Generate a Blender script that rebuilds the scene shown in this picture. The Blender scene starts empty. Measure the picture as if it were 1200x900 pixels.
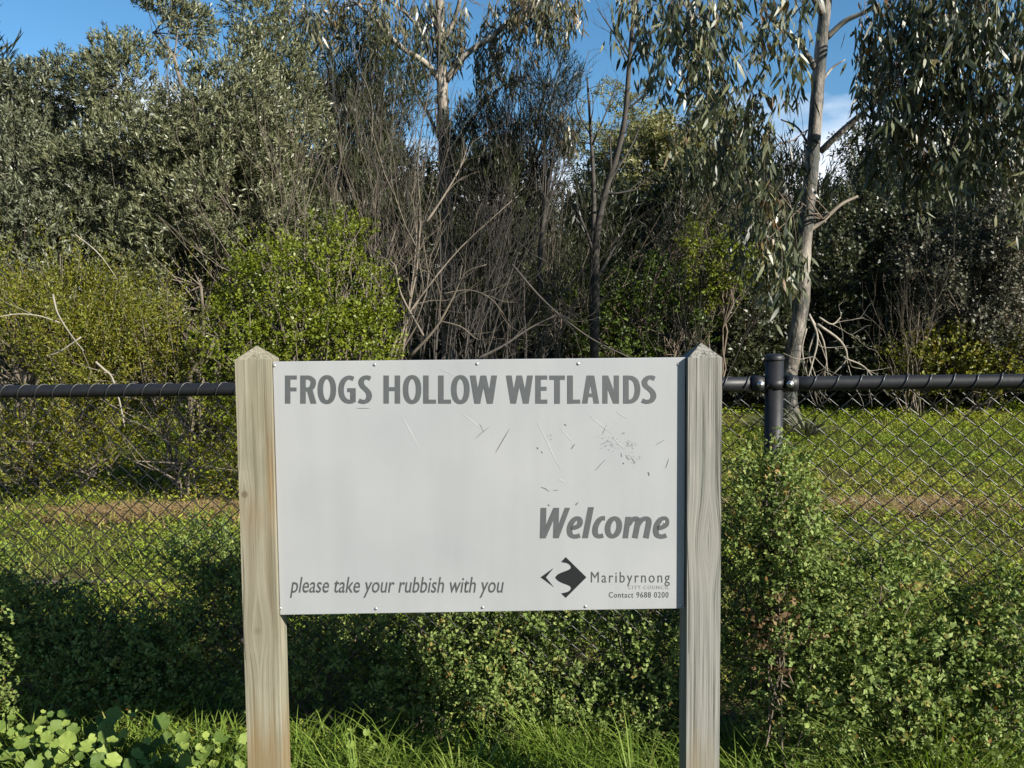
import bpy, bmesh, math
import numpy as np
from mathutils import Vector, Matrix
R = math.radians
sc = bpy.context.scene
COL = sc.collection

# ------------------------------------------------------------------ camera
F = 1000.0                                   # focal length in photo pixels (photo 1200 x 900)
CAM = np.array([0.0, 0.0, 1.53])
PITCH, ROLL = R(4.0), R(0.55)
_r0 = np.array([1.0, 0, 0]); FW = np.array([0, math.cos(PITCH), -math.sin(PITCH)])
_u0 = np.array([0, math.sin(PITCH), math.cos(PITCH)])
RT = _r0 * math.cos(ROLL) - _u0 * math.sin(ROLL)
UP = _u0 * math.cos(ROLL) + _r0 * math.sin(ROLL)
cd = bpy.data.cameras.new('camera'); cam = bpy.data.objects.new('camera', cd); COL.objects.link(cam)
cd.sensor_width = 36.0; cd.lens = 36.0 * F / 1200; cd.clip_start = 0.05; cd.clip_end = 2000
m = Matrix.Identity(4)
for i in range(3):
    m[i][0], m[i][1], m[i][2], m[i][3] = RT[i], UP[i], -FW[i], CAM[i]
cam.matrix_world = m
sc.camera = cam

# ------------------------------------------------------------------ sky and sun
SUN_AZ, SUN_EL = R(53), R(26)                # azimuth from straight behind the camera towards the right
w = bpy.data.worlds.new('World'); sc.world = w; w.use_nodes = True
nt = w.node_tree; nt.nodes.clear()
out = nt.nodes.new('ShaderNodeOutputWorld'); bg = nt.nodes.new('ShaderNodeBackground')
sky = nt.nodes.new('ShaderNodeTexSky'); sky.sky_type = 'NISHITA'; sky.sun_disc = False
sky.sun_elevation = SUN_EL; sky.sun_rotation = math.pi - SUN_AZ
sky.air_density = 1.0; sky.dust_density = 0.0; sky.ozone_density = 4.0
hsv = nt.nodes.new('ShaderNodeHueSaturation'); hsv.inputs['Saturation'].default_value = 1.15; hsv.inputs['Hue'].default_value = 0.493
tc = nt.nodes.new('ShaderNodeTexCoord'); mp = nt.nodes.new('ShaderNodeMapping'); mp.inputs['Scale'].default_value = (2.2, 2.2, 6.0)
mp.inputs['Location'].default_value = (0.3, 0.1, 0.0)
nz = nt.nodes.new('ShaderNodeTexNoise'); nz.inputs['Scale'].default_value = 1.6; nz.inputs['Detail'].default_value = 7
sep = nt.nodes.new('ShaderNodeSeparateXYZ')
lowm = nt.nodes.new('ShaderNodeMapRange'); lowm.inputs[1].default_value = 0.14; lowm.inputs[2].default_value = 0.30; lowm.inputs[3].default_value = 0.16; lowm.inputs[4].default_value = -0.16
add = nt.nodes.new('ShaderNodeMath'); add.operation = 'ADD'
ramp = nt.nodes.new('ShaderNodeMapRange'); ramp.inputs[1].default_value = 0.50; ramp.inputs[2].default_value = 0.68
mix = nt.nodes.new('ShaderNodeMix'); mix.data_type = 'RGBA'; mix.inputs[7].default_value = (7.5, 8.0, 8.8, 1)
L = nt.links.new
L(tc.outputs['Generated'], mp.inputs['Vector']); L(mp.outputs[0], nz.inputs['Vector']); L(tc.outputs['Generated'], sep.inputs[0])
L(sep.outputs['Z'], lowm.inputs[0]); L(nz.outputs[0], add.inputs[0]); L(lowm.outputs[0], add.inputs[1]); L(add.outputs[0], ramp.inputs[0])
L(ramp.outputs[0], mix.inputs[0]); L(sky.outputs[0], hsv.inputs['Color']); L(hsv.outputs[0], mix.inputs[6]); L(mix.outputs[2], bg.inputs[0]); L(bg.outputs[0], out.inputs[0])
bg.inputs[1].default_value = 0.060
sd = bpy.data.lights.new('sun', 'SUN'); sd.energy = 5.0; sd.angle = R(0.5); sd.color = (1.0, 0.94, 0.84)
sun = bpy.data.objects.new('sun', sd); COL.objects.link(sun)
TO_SUN = Vector((math.sin(SUN_AZ) * math.cos(SUN_EL), -math.cos(SUN_AZ) * math.cos(SUN_EL), math.sin(SUN_EL)))
sun.rotation_euler = TO_SUN.to_track_quat('Z', 'Y').to_euler(); sun.location = (6, -6, 8)
sc.view_settings.view_transform = 'Standard'; sc.view_settings.look = 'None'
sc.view_settings.exposure = 1.32; sc.view_settings.gamma = 1.0
sc.view_settings.use_curve_mapping = False
sc.cycles.max_bounces = 5; sc.cycles.diffuse_bounces = 2; sc.cycles.transparent_max_bounces = 4

# ------------------------------------------------------------------ helpers
def ray(px, py):
    return RT * ((px - 600) / F) + UP * ((450 - py) / F) + FW
def at(px, py, Y):
    d = ray(px, py); return CAM + d * (Y / d[1])
def nrm(a):
    a = np.asarray(a, float); return a / np.maximum(np.linalg.norm(a, axis=-1, keepdims=True), 1e-9)

def mesh_arrays(name, V, faces, mat, rnd=None, smooth=False):
    """V (n,3); faces: list of int arrays (k,3)/(k,4); rnd: per-face floats"""
    me = bpy.data.meshes.new(name)
    V = np.ascontiguousarray(V, np.float32)
    me.vertices.add(len(V)); me.vertices.foreach_set('co', V.ravel())
    loops = np.concatenate([f.ravel() for f in faces]).astype(np.int32)
    sizes = np.concatenate([np.full(len(f), f.shape[1], np.int32) for f in faces])
    starts = np.concatenate([[0], np.cumsum(sizes)[:-1]]).astype(np.int32)
    me.loops.add(len(loops)); me.loops.foreach_set('vertex_index', loops)
    me.polygons.add(len(sizes)); me.polygons.foreach_set('loop_start', starts)
    me.update(calc_edges=True)
    me.validate()
    if rnd is not None and len(rnd) == len(me.polygons):
        a = me.attributes.new('rnd', 'FLOAT', 'FACE'); a.data.foreach_set('value', np.asarray(rnd, np.float32))
    if smooth:
        me.polygons.foreach_set('use_smooth', np.ones(len(me.polygons), bool))
    if mat: me.materials.append(mat)
    return me

def link(name, me, parent=None, loc=None):
    o = bpy.data.objects.new(name, me); COL.objects.link(o)
    if parent: o.parent = parent
    if loc is not None: o.location = loc
    return o
def tag(o, label=None, cat=None, group=None, kind=None):
    for k, v in (('label', label), ('category', cat), ('group', group), ('kind', kind)):
        if v: o[k] = v
    return o
def thing(name, loc, label, cat, group=None):
    return tag(link(name, None, None, tuple(loc)), label, cat, group)

class MB:
    def __init__(s): s.V = []; s.Q = []; s.T = []; s.n = 0
    def add(s, V, quads=(), tris=()):
        V = np.asarray(V, float)
        if len(quads): s.Q.append(np.asarray(quads, int) + s.n)
        if len(tris): s.T.append(np.asarray(tris, int) + s.n)
        s.V.append(V); s.n += len(V)
    def tube(s, P, r, k=6, cap=True):
        P = np.asarray(P, float); n = len(P)
        r = np.broadcast_to(np.asarray(r, float), (n,))
        T = nrm(np.gradient(P, axis=0))
        ref = np.array([0.31, 0.95, 0.05]) if abs(T[0][2]) > 0.7 else np.array([0.02, 0.05, 1.0])
        A = nrm(np.cross(T, ref)); B = np.cross(T, A)
        a = np.arange(k) * 2 * math.pi / k
        V = P[:, None] + r[:, None, None] * (np.cos(a)[None, :, None] * A[:, None] + np.sin(a)[None, :, None] * B[:, None])
        i = np.arange(n - 1)[:, None] * k; j = np.arange(k)[None]
        q = np.stack([i + j, i + (j + 1) % k, i + k + (j + 1) % k, i + k + j], -1).reshape(-1, 4)
        s.add(V.reshape(-1, 3), q)
        if cap:
            b = s.n - n * k
            for o0, rev in ((0, 1), ((n - 1) * k, 0)):
                f = [[b + o0, b + o0 + x, b + o0 + x + 1] for x in range(1, k - 1)]
                f = np.array(f); s.T.append(f[:, ::-1] if rev else f)
    def sticks(s, P0, P1, r0, r1, k=3):
        D = nrm(P1 - P0); ref = np.where(np.abs(D[:, 2:3]) > .8, [[1., 0, 0]], [[0, 0, 1.]])
        A = nrm(np.cross(D, ref)); B = np.cross(D, A); n = len(P0)
        a = np.arange(k) * 2 * math.pi / k
        C = np.cos(a)[None, :, None] * A[:, None] + np.sin(a)[None, :, None] * B[:, None]
        V = np.concatenate([P0[:, None] + C * np.reshape(r0, (-1, 1, 1)), P1[:, None] + C * np.reshape(r1, (-1, 1, 1))], 1)
        b = np.arange(n)[:, None] * 2 * k; j = np.arange(k)[None]
        q = np.stack([b + j, b + (j + 1) % k, b + k + (j + 1) % k, b + k + j], -1).reshape(-1, 4)
        s.add(V.reshape(-1, 3), q)
    def mesh(s, name, mat, smooth=True):
        f = []
        if s.Q: f.append(np.concatenate(s.Q))
        if s.T: f.append(np.concatenate(s.T))
        return mesh_arrays(name, np.concatenate(s.V), f, mat, None, smooth)
    def build(s, name, mat, parent=None, loc=(0, 0, 0), smooth=True):
        """vertices are world positions; parent is an Empty placed (unrotated) at loc"""
        s.V = [v - np.asarray(loc, float) for v in s.V]
        return link(name, s.mesh(name, mat, smooth), parent)

def box(name, mat, parent, c, size, bevel=0.0, segs=1):
    bm = bmesh.new(); bmesh.ops.create_cube(bm, size=1)
    for v in bm.verts: v.co = Vector((v.co.x * size[0] + c[0], v.co.y * size[1] + c[1], v.co.z * size[2] + c[2]))
    if bevel: bmesh.ops.bevel(bm, geom=bm.edges[:], offset=bevel, segments=segs, affect='EDGES', profile=.5)
    me = bpy.data.meshes.new(name); bm.to_mesh(me); bm.free(); me.materials.append(mat)
    return link(name, me, parent)

class Noise3:
    def __init__(s, seed, freq, octs=3):
        r = np.random.default_rng(seed); s.K = []; 
        for o in range(octs):
            for _ in range(4):
                s.K.append((nrm(r.normal(size=3)) * freq * 2 ** o * r.uniform(.7, 1.3), r.uniform(0, 6.28), 0.6 ** o))
    def __call__(s, P):
        return sum(np.sin(P @ k + ph) * a for k, ph, a in s.K) / 4.5

# ------------------------------------------------------------------ materials
def newmat(name):
    mt = bpy.data.materials.new(name); mt.use_nodes = True
    return mt, mt.node_tree, mt.node_tree.nodes['Principled BSDF']
def plain(name, col, rough=.6, metal=0., spec=.5, noise=0., scale=20., bump=0.):
    mt, nt, b = newmat(name); b.inputs['Base Color'].default_value = (*col, 1); b.inputs['Roughness'].default_value = rough
    b.inputs['Metallic'].default_value = metal; b.inputs['Specular IOR Level'].default_value = spec
    if noise or bump:
        tcn = nt.nodes.new('ShaderNodeTexCoord'); n = nt.nodes.new('ShaderNodeTexNoise'); n.inputs['Scale'].default_value = scale; n.inputs['Detail'].default_value = 5
        nt.links.new(tcn.outputs['Object'], n.inputs['Vector'])
        if noise:
            mr = nt.nodes.new('ShaderNodeMapRange'); mr.inputs[1].default_value = .3; mr.inputs[2].default_value = .7; mr.inputs[3].default_value = 1 - noise; mr.inputs[4].default_value = 1 + noise
            mx = nt.nodes.new('ShaderNodeMix'); mx.data_type = 'RGBA'; mx.blend_type = 'MULTIPLY'; mx.inputs[0].default_value = 1; mx.inputs[6].default_value = (*col, 1)
            nt.links.new(n.outputs[0], mr.inputs[0]); nt.links.new(mr.outputs[0], mx.inputs[7]); nt.links.new(mx.outputs[2], b.inputs['Base Color'])
        if bump:
            bp = nt.nodes.new('ShaderNodeBump'); bp.inputs['Strength'].default_value = bump; bp.inputs['Distance'].default_value = .01
            nt.links.new(n.outputs[0], bp.inputs['Height']); nt.links.new(bp.outputs[0], b.inputs['Normal'])
    return mt
TONE = {'silver_leaf': .52, 'silver_blue_leaf': .5, 'wattle_leaf': .72, 'green_leaf': .78, 'shaded_green_leaf': .8, 'gum_leaf': .72, 'gum_leaf_olive': .7, 'dark_leaf': .5, 'olive_leaf': .48, 'pale_far_leaf': .7, 'grey_bush_leaf': .62, 'low_shrub_leaf': 1.0, 'grass_blade': .78, 'weed_leaf': .88, 'meadow_blade': .88, 'dry_straw': .78, 'mallow_leaf': .95}   # leaf colour factors tuned to the exposure; low ones deepen the dark background
def leafmat(name, cols, rough=.5, trans=.25, spec=.35):
    cols = [tuple(q * TONE.get(name, .75) for q in c) for c in cols]
    """colours picked leaf by leaf from the per-leaf random number"""
    mt, nt, b = newmat(name); at_ = nt.nodes.new('ShaderNodeAttribute'); at_.attribute_name = 'rnd'
    cr = nt.nodes.new('ShaderNodeValToRGB'); e = cr.color_ramp.elements
    while len(e) < len(cols): e.new(.5)
    for i, c in enumerate(cols): e[i].position = i / (len(cols) - 1); e[i].color = (*c, 1)
    L = nt.links.new
    L(at_.outputs['Fac'], cr.inputs[0]); L(cr.outputs[0], b.inputs['Base Color'])
    b.inputs['Roughness'].default_value = rough; b.inputs['Specular IOR Level'].default_value = spec
    tr = nt.nodes.new('ShaderNodeBsdfTranslucent'); hs = nt.nodes.new('ShaderNodeHueSaturation'); hs.inputs['Value'].default_value = 1.3; hs.inputs['Saturation'].default_value = 1.15
    L(cr.outputs[0], hs.inputs['Color']); L(hs.outputs[0], tr.inputs[0])
    ms = nt.nodes.new('ShaderNodeMixShader'); ms.inputs[0].default_value = trans
    L(b.outputs[0], ms.inputs[1]); L(tr.outputs[0], ms.inputs[2]); L(ms.outputs[0], nt.nodes['Material Output'].inputs[0])
    return mt

M_SILVER = leafmat('silver_leaf', [(.07, .078, .03), (.19, .205, .095), (.27, .285, .145), (.38, .39, .22)], .45, .15, .5)
M_SILVERB = leafmat('silver_blue_leaf', [(.07, .08, .04), (.19, .21, .115), (.33, .35, .215)], .45, .15, .5)
M_WATTLE = leafmat('wattle_leaf', [(.05, .06, .006), (.125, .14, .01), (.22, .23, .02), (.2, .125, .025)], .5, .3)
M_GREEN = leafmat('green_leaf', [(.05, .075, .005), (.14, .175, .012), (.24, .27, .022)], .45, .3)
M_SHADEG = leafmat('shaded_green_leaf', [(.015, .028, .004), (.045, .075, .008), (.12, .165, .02)], .5, .2, .3)  # darker copy of the green leaf, with the shade put into its colour
M_EUC = leafmat('gum_leaf', [(.02, .028, .012), (.04, .052, .022), (.075, .09, .04), (.17, .18, .085), (.15, .075, .022)], .42, .12, .45)
M_EUC2 = leafmat('gum_leaf_olive', [(.04, .05, .02), (.085, .095, .045), (.15, .14, .07), (.16, .10, .04)], .4, .2, .5)
M_DARK = leafmat('dark_leaf', [(.01, .015, .006), (.024, .032, .011), (.05, .06, .022)], .45, .15, .4)
M_OLIVE = leafmat('olive_leaf', [(.03, .04, .012), (.07, .085, .03), (.13, .14, .055)], .45, .2, .4)
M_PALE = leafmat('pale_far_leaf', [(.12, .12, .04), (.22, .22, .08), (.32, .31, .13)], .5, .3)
M_GREY = leafmat('grey_bush_leaf', [(.05, .055, .035), (.1, .105, .065), (.16, .16, .105), (.13, .085, .05)], .5, .15)
M_SALT = leafmat('low_shrub_leaf', [(.025, .045, .01), (.075, .11, .026), (.13, .18, .045), (.2, .245, .075), (.19, .10, .03)], .6, .22, .16)
M_GRASS = leafmat('grass_blade', [(.06, .11, .014), (.14, .22, .03), (.22, .31, .055), (.31, .31, .10)], .5, .35, .25)
M_WEED = leafmat('weed_leaf', [(.06, .10, .012), (.15, .215, .026), (.27, .31, .042), (.3, .22, .06)], .6, .3, .15)
M_MEADOW = leafmat('meadow_blade', [(.07, .105, .014), (.175, .215, .03), (.29, .31, .058), (.38, .31, .12)], .55, .3, .2)
M_STRAW = leafmat('dry_straw', [(.2, .12, .05), (.38, .27, .13), (.5, .4, .22)], .7, .1, .2)
M_MALLOW = leafmat('mallow_leaf', [(.06, .10, .02), (.13, .18, .035), (.21, .265, .06)], .6, .25, .2)
_nt = M_MALLOW.node_tree; _oi = _nt.nodes.new('ShaderNodeObjectInfo'); _nt.links.new(_oi.outputs['Random'], [n for n in _nt.nodes if n.bl_idname == 'ShaderNodeValToRGB'][0].inputs[0])
M_TWIG = plain('dry_twig', (.11, .09, .066), .8, noise=.45, scale=6)
M_TWIGD = plain('dark_twig', (.035, .03, .024), .85, noise=.45, scale=6)
M_TWIGW = plain('bleached_branch', (.2, .178, .14), .75, noise=.25, scale=12)
M_STEM = plain('brown_stem', (.10, .075, .053), .85, noise=.4, scale=9)

def gum_bark(name, k):
    mt, nt, b = newmat(name); N = nt.nodes.new; L = nt.links.new
    tcn = N('ShaderNodeTexCoord'); mp = N('ShaderNodeMapping'); mp.inputs['Scale'].default_value = (4, 4, 1.5)
    n1 = N('ShaderNodeTexNoise'); n1.inputs['Scale'].default_value = 1.6; n1.inputs['Detail'].default_value = 6; n1.inputs['Roughness'].default_value = .62
    n2 = N('ShaderNodeTexNoise'); n2.inputs['Scale'].default_value = 9; n2.inputs['Detail'].default_value = 5
    cr = N('ShaderNodeValToRGB'); e = cr.color_ramp.elements; e[0].position = .42; e[0].color = (.06 * k, .07 * k, .055 * k, 1); e[1].position = .64; e[1].color = (.5 * k, .45 * k, .37 * k, 1)
    x = e.new(.485); x.color = (.2 * k, .165 * k, .13 * k, 1); x = e.new(.54); x.color = (.34 * k, .3 * k, .245 * k, 1)
    mr = N('ShaderNodeMapRange'); mr.inputs[1].default_value = .3; mr.inputs[2].default_value = .7; mr.inputs[3].default_value = .7; mr.inputs[4].default_value = 1.15
    mx = N('ShaderNodeMix'); mx.data_type = 'RGBA'; mx.blend_type = 'MULTIPLY'; mx.inputs[0].default_value = 1
    bp = N('ShaderNodeBump'); bp.inputs['Strength'].default_value = .7; bp.inputs['Distance'].default_value = .02
    L(tcn.outputs['Object'], mp.inputs[0]); L(mp.outputs[0], n1.inputs[0]); L(mp.outputs[0], n2.inputs[0]); L(n1.outputs[0], cr.inputs[0])
    L(n2.outputs[0], mr.inputs[0]); L(cr.outputs[0], mx.inputs[6]); L(mr.outputs[0], mx.inputs[7]); L(mx.outputs[2], b.inputs['Base Color'])
    L(n2.outputs[0], bp.inputs['Height']); L(bp.outputs[0], b.inputs['Normal']); b.inputs['Roughness'].default_value = .75
    return mt
M_BARK = gum_bark('gum_bark', .62); M_BARKG = gum_bark('mottled_gum_bark', .42)

def wood(name, light, mid, dark, stain, stain_top, green, knots, sharp=(.36, .47, .62), streaks=(), fine=.4):
    """weathered pine: streaks run along the post's own z axis; knots are (x, z, radius) on its front face"""
    mt, nt, b = newmat(name); N = nt.nodes.new; L = nt.links.new
    tcn = N('ShaderNodeTexCoord'); sp = N('ShaderNodeSeparateXYZ'); L(tcn.outputs['Object'], sp.inputs[0])
    def mth(op, a, bb=None, c=None):
        n = N('ShaderNodeMath'); n.operation = op
        for i, v in enumerate((a, bb, c)):
            if v is None: continue
            if isinstance(v, (int, float)): n.inputs[i].default_value = v
            else: L(v, n.inputs[i])
        return n.outputs[0]
    # the grain bends round the knots
    xs = sp.outputs['X']; spot = None
    for (kx, kz, kr, kw) in knots:
        dx = mth('SUBTRACT', sp.outputs['X'], kx); dz = mth('SUBTRACT', sp.outputs['Z'], kz)
        d2 = mth('ADD', mth('MULTIPLY', dx, dx), mth('MULTIPLY', mth('MULTIPLY', dz, dz), .22))
        g = mth('EXPONENT', mth('MULTIPLY', d2, -1 / (2 * (kr * 1.9) ** 2)))
        xs = mth('ADD', xs, mth('MULTIPLY', mth('SIGN', dx), mth('MULTIPLY', g, -kr * 1.1)))
        d3 = mth('SQRT', mth('ADD', mth('MULTIPLY', dx, dx), mth('MULTIPLY', mth('MULTIPLY', dz, dz), .8)))
        s1 = mth('SUBTRACT', 1, mth('SMOOTH_MIN', mth('DIVIDE', d3, kr), 1, .25))
        s1 = mth('MULTIPLY', s1, kw)
        spot = s1 if spot is None else mth('ADD', spot, s1)
    cmb = N('ShaderNodeCombineXYZ'); L(xs, cmb.inputs[0]); L(sp.outputs['Y'], cmb.inputs[1]); L(sp.outputs['Z'], cmb.inputs[2])
    def noise(scale, detail, rough=.6):
        mp = N('ShaderNodeMapping'); mp.inputs['Scale'].default_value = scale; L(cmb.outputs[0], mp.inputs[0])
        n = N('ShaderNodeTexNoise'); n.inputs['Scale'].default_value = 1; n.inputs['Detail'].default_value = detail; n.inputs['Roughness'].default_value = rough
        L(mp.outputs[0], n.inputs[0]); return n.outputs[0]
    g1 = noise((48, 48, 1.3), 6); g2 = noise((190, 190, 2.2), 4); g3 = noise((16, 16, 3.0), 4); crk = noise((120, 120, 1.0), 2)
    v = mth('ADD', mth('MULTIPLY', g1, 1 - fine), mth('MULTIPLY', g2, fine))
    cr = N('ShaderNodeValToRGB'); e = cr.color_ramp.elements
    e[0].position = sharp[0]; e[0].color = (*dark, 1); e[1].position = sharp[2]; e[1].color = (*light, 1); x = e.new(sharp[1]); x.color = (*mid, 1)
    L(v, cr.inputs[0]); col = cr.outputs[0]
    def over(col, fac, c):
        mx = N('ShaderNodeMix'); mx.data_type = 'RGBA'; L(fac, mx.inputs[0]); L(col, mx.inputs[6]); mx.inputs[7].default_value = (*c, 1); return mx.outputs[2]
    def rng_(vv, a, bb, lo=0., hi=1.):
        n = N('ShaderNodeMapRange'); n.inputs[1].default_value = a; n.inputs[2].default_value = bb; n.inputs[3].default_value = lo; n.inputs[4].default_value = hi; L(vv, n.inputs[0]); return n.outputs[0]
    col = over(col, rng_(g3, .45, .68, 0, .75), green)
    for (sx, sz, rx, rz_, wgt, c) in streaks:
        ax_ = mth('DIVIDE', mth('SUBTRACT', xs, sx), rx); az_ = mth('DIVIDE', mth('SUBTRACT', sp.outputs['Z'], sz), rz_)
        gg = mth('EXPONENT', mth('MULTIPLY', mth('ADD', mth('MULTIPLY', ax_, ax_), mth('MULTIPLY', az_, az_)), -1))
        col = over(col, mth('MULTIPLY', gg, rng_(v, .3, .65, 0, wgt)), c)
    zz = mth('ADD', sp.outputs['Z'], mth('MULTIPLY', mth('SUBTRACT', g1, .5), .5))
    col = over(col, rng_(zz, stain_top, stain_top - .14, 0, .75), stain)
    c2 = mth('LESS_THAN', crk, .325)
    col = over(col, mth('MULTIPLY', c2, .7), tuple(.25 * q for q in dark))
    if spot is not None: col = over(col, mth('MINIMUM', mth('MULTIPLY', spot, 2.2), .85), (.09, .065, .045))
    L(col, b.inputs['Base Color']); b.inputs['Roughness'].default_value = .8; b.inputs['Specular IOR Level'].default_value = .25
    bp = N('ShaderNodeBump'); bp.inputs['Strength'].default_value = .55; bp.inputs['Distance'].default_value = .004
    L(mth('SUBTRACT', v, mth('MULTIPLY', c2, .6)), bp.inputs['Height']); L(bp.outputs[0], b.inputs['Normal'])
    return mt

def panel_mat():
    mt, nt, b = newmat('sign_panel_coating'); N = nt.nodes.new; L = nt.links.new
    tcn = N('ShaderNodeTexCoord'); n = N('ShaderNodeTexNoise'); n.inputs['Scale'].default_value = 3; n.inputs['Detail'].default_value = 6
    n2 = N('ShaderNodeTexNoise'); n2.inputs['Scale'].default_value = 90; n2.inputs['Detail'].default_value = 3
    L(tcn.outputs['Object'], n.inputs[0]); L(tcn.outputs['Object'], n2.inputs[0])
    cr = N('ShaderNodeValToRGB'); e = cr.color_ramp.elements; e[0].position = .3; e[0].color = (.232, .243, .247, 1); e[1].position = .7; e[1].color = (.27, .276, .278, 1)
    mp = N('ShaderNodeMapping'); mp.inputs['Scale'].default_value = (22, 22, 1.6); n3 = N('ShaderNodeTexNoise'); n3.inputs['Scale'].default_value = 1; n3.inputs['Detail'].default_value = 6
    mr = N('ShaderNodeMapRange'); mr.inputs[1].default_value = .35; mr.inputs[2].default_value = .6; mr.inputs[3].default_value = .97; mr.inputs[4].default_value = 1.01
    mx = N('ShaderNodeMix'); mx.data_type = 'RGBA'; mx.blend_type = 'MULTIPLY'; mx.inputs[0].default_value = 1
    L(tcn.outputs['Object'], mp.inputs[0]); L(mp.outputs[0], n3.inputs[0]); L(n3.outputs[0], mr.inputs[0]); L(cr.outputs[0], mx.inputs[6]); L(mr.outputs[0], mx.inputs[7])
    L(n.outputs[0], cr.inputs[0]); L(mx.outputs[2], b.inputs['Base Color']); b.inputs['Roughness'].default_value = .38
    bp = N('ShaderNodeBump'); bp.inputs['Strength'].default_value = .06; bp.inputs['Distance'].default_value = .001; L(n2.outputs[0], bp.inputs['Height']); L(bp.outputs[0], b.inputs['Normal'])
    return mt
M_PANEL = panel_mat()
M_INK = plain('grey_print', (.058, .063, .064), .5, noise=.08, scale=60)
M_INKL = plain('pale_grey_print', (.165, .165, .165), .5)
M_INKD = plain('charcoal_print', (.012, .013, .014), .6, 0, .15)
M_INKM = plain('mid_grey_print', (.046, .05, .05), .5)
M_ALU = plain('rivet_metal', (.4, .4, .4), .35, .8, .5)
M_BLACK = plain('black_powder_coat', (.010, .0105, .012), .5, 0, .35, noise=.2, scale=40, bump=.05)
M_WIRE = plain('black_vinyl_wire', (.009, .009, .009), .38, 0, .5)
M_GALV = plain('galvanised_bolt', (.45, .46, .47), .35, .9)
M_HOLE = plain('dark_hole', (.01, .008, .006), .9)
M_WOODL = wood('weathered_pine_green', (.24, .224, .168), (.175, .16, .115), (.075, .062, .036), (.15, .105, .048), .54, (.115, .11, .073), [(-.031, 1.097, .010, 1.), (-.008, .735, .014, .25)], (.37, .47, .61), [(.036, 1.14, .009, .13, 1.2, (.2, .12, .045)), (-.01, 1.04, .03, .05, .8, (.17, .12, .065)), (.028, .86, .01, .16, 1.0, (.085, .06, .033)), (-.02, .92, .012, .2, .8, (.09, .07, .043)), (.01, 1.33, .02, .1, .7, (.14, .125, .08))])
M_WOODR = wood('weathered_pine_grey', (.215, .207, .182), (.16, .156, .136), (.036, .036, .028), (.17, .142, .095), .45, (.125, .128, .114), [(.012, .955, .016, 0.)], (.405, .49, .575), [(.01, .7, .05, .22, .8, (.2, .2, .18))], .55)

# ------------------------------------------------------------------ ground
STRAW = [(at(140, 600, 6.8), .75, .22), (at(1060, 600, 6.8), .8, .24), (at(250, 595, 6.9), .3, .2), (at(1130, 650, 5.4), .3, .12), (at(980, 560, 8.2), .5, .25), (at(880, 480, 13), .5, .8)]
def ground():
    ax = np.unique(np.concatenate([np.linspace(-600, -16, 12), np.linspace(-16, 16, 97), np.linspace(16, 600, 12)]))
    ay = np.unique(np.concatenate([np.linspace(-300, -3, 8), np.linspace(-3, 22, 81), np.linspace(22, 900, 14)]))
    X, Y = np.meshgrid(ax, ay); P = np.stack([X, Y, 0 * X], -1).reshape(-1, 3)
    near = np.clip(1 - (np.hypot(P[:, 0], P[:, 1] - 6) - 10) / 8, 0, 1)
    P[:, 2] = Noise3(3, 1.4)(P) * .022 * near
    nx, ny = len(ax), len(ay); i = np.arange(ny - 1)[:, None] * nx + np.arange(nx - 1)[None]
    q = np.stack([i, i + 1, i + nx + 1, i + nx], -1).reshape(-1, 4)
    mt, nt, b = newmat('earth_and_short_grass'); N = nt.nodes.new; L = nt.links.new
    tcn = N('ShaderNodeTexCoord'); n1 = N('ShaderNodeTexNoise'); n1.inputs['Scale'].default_value = 1.1; n1.inputs['Detail'].default_value = 8
    n2 = N('ShaderNodeTexNoise'); n2.inputs['Scale'].default_value = 26; n2.inputs['Detail'].default_value = 6
    L(tcn.outputs['Object'], n1.inputs[0]); L(tcn.outputs['Object'], n2.inputs[0])
    cr = N('ShaderNodeValToRGB'); e = cr.color_ramp.elements; e[0].position = .35; e[0].color = (.075, .055, .03, 1); e[1].position = .62; e[1].color = (.065, .085, .02, 1)
    x = e.new(.48); x.color = (.085, .08, .03, 1)
    mr = N('ShaderNodeMapRange'); mr.inputs[1].default_value = .3; mr.inputs[2].default_value = .7; mr.inputs[3].default_value = .5; mr.inputs[4].default_value = 1.3
    mx = N('ShaderNodeMix'); mx.data_type = 'RGBA'; mx.blend_type = 'MULTIPLY'; mx.inputs[0].default_value = 1
    L(n1.outputs[0], cr.inputs[0]); L(n2.outputs[0], mr.inputs[0]); L(cr.outputs[0], mx.inputs[6]); L(mr.outputs[0], mx.inputs[7]); L(mx.outputs[2], b.inputs['Base Color'])
    bp = N('ShaderNodeBump'); bp.inputs['Strength'].default_value = .8; bp.inputs['Distance'].default_value = .04; L(n2.outputs[0], bp.inputs['Height']); L(bp.outputs[0], b.inputs['Normal'])
    b.inputs['Roughness'].default_value = 1.0; b.inputs['Specular IOR Level'].default_value = .05
    o = link('ground', mesh_arrays('ground', P, [q], mt, None, True)); tag(o, 'grassy earth running under the fence and the trees', None, None, 'structure')
ground()

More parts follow.
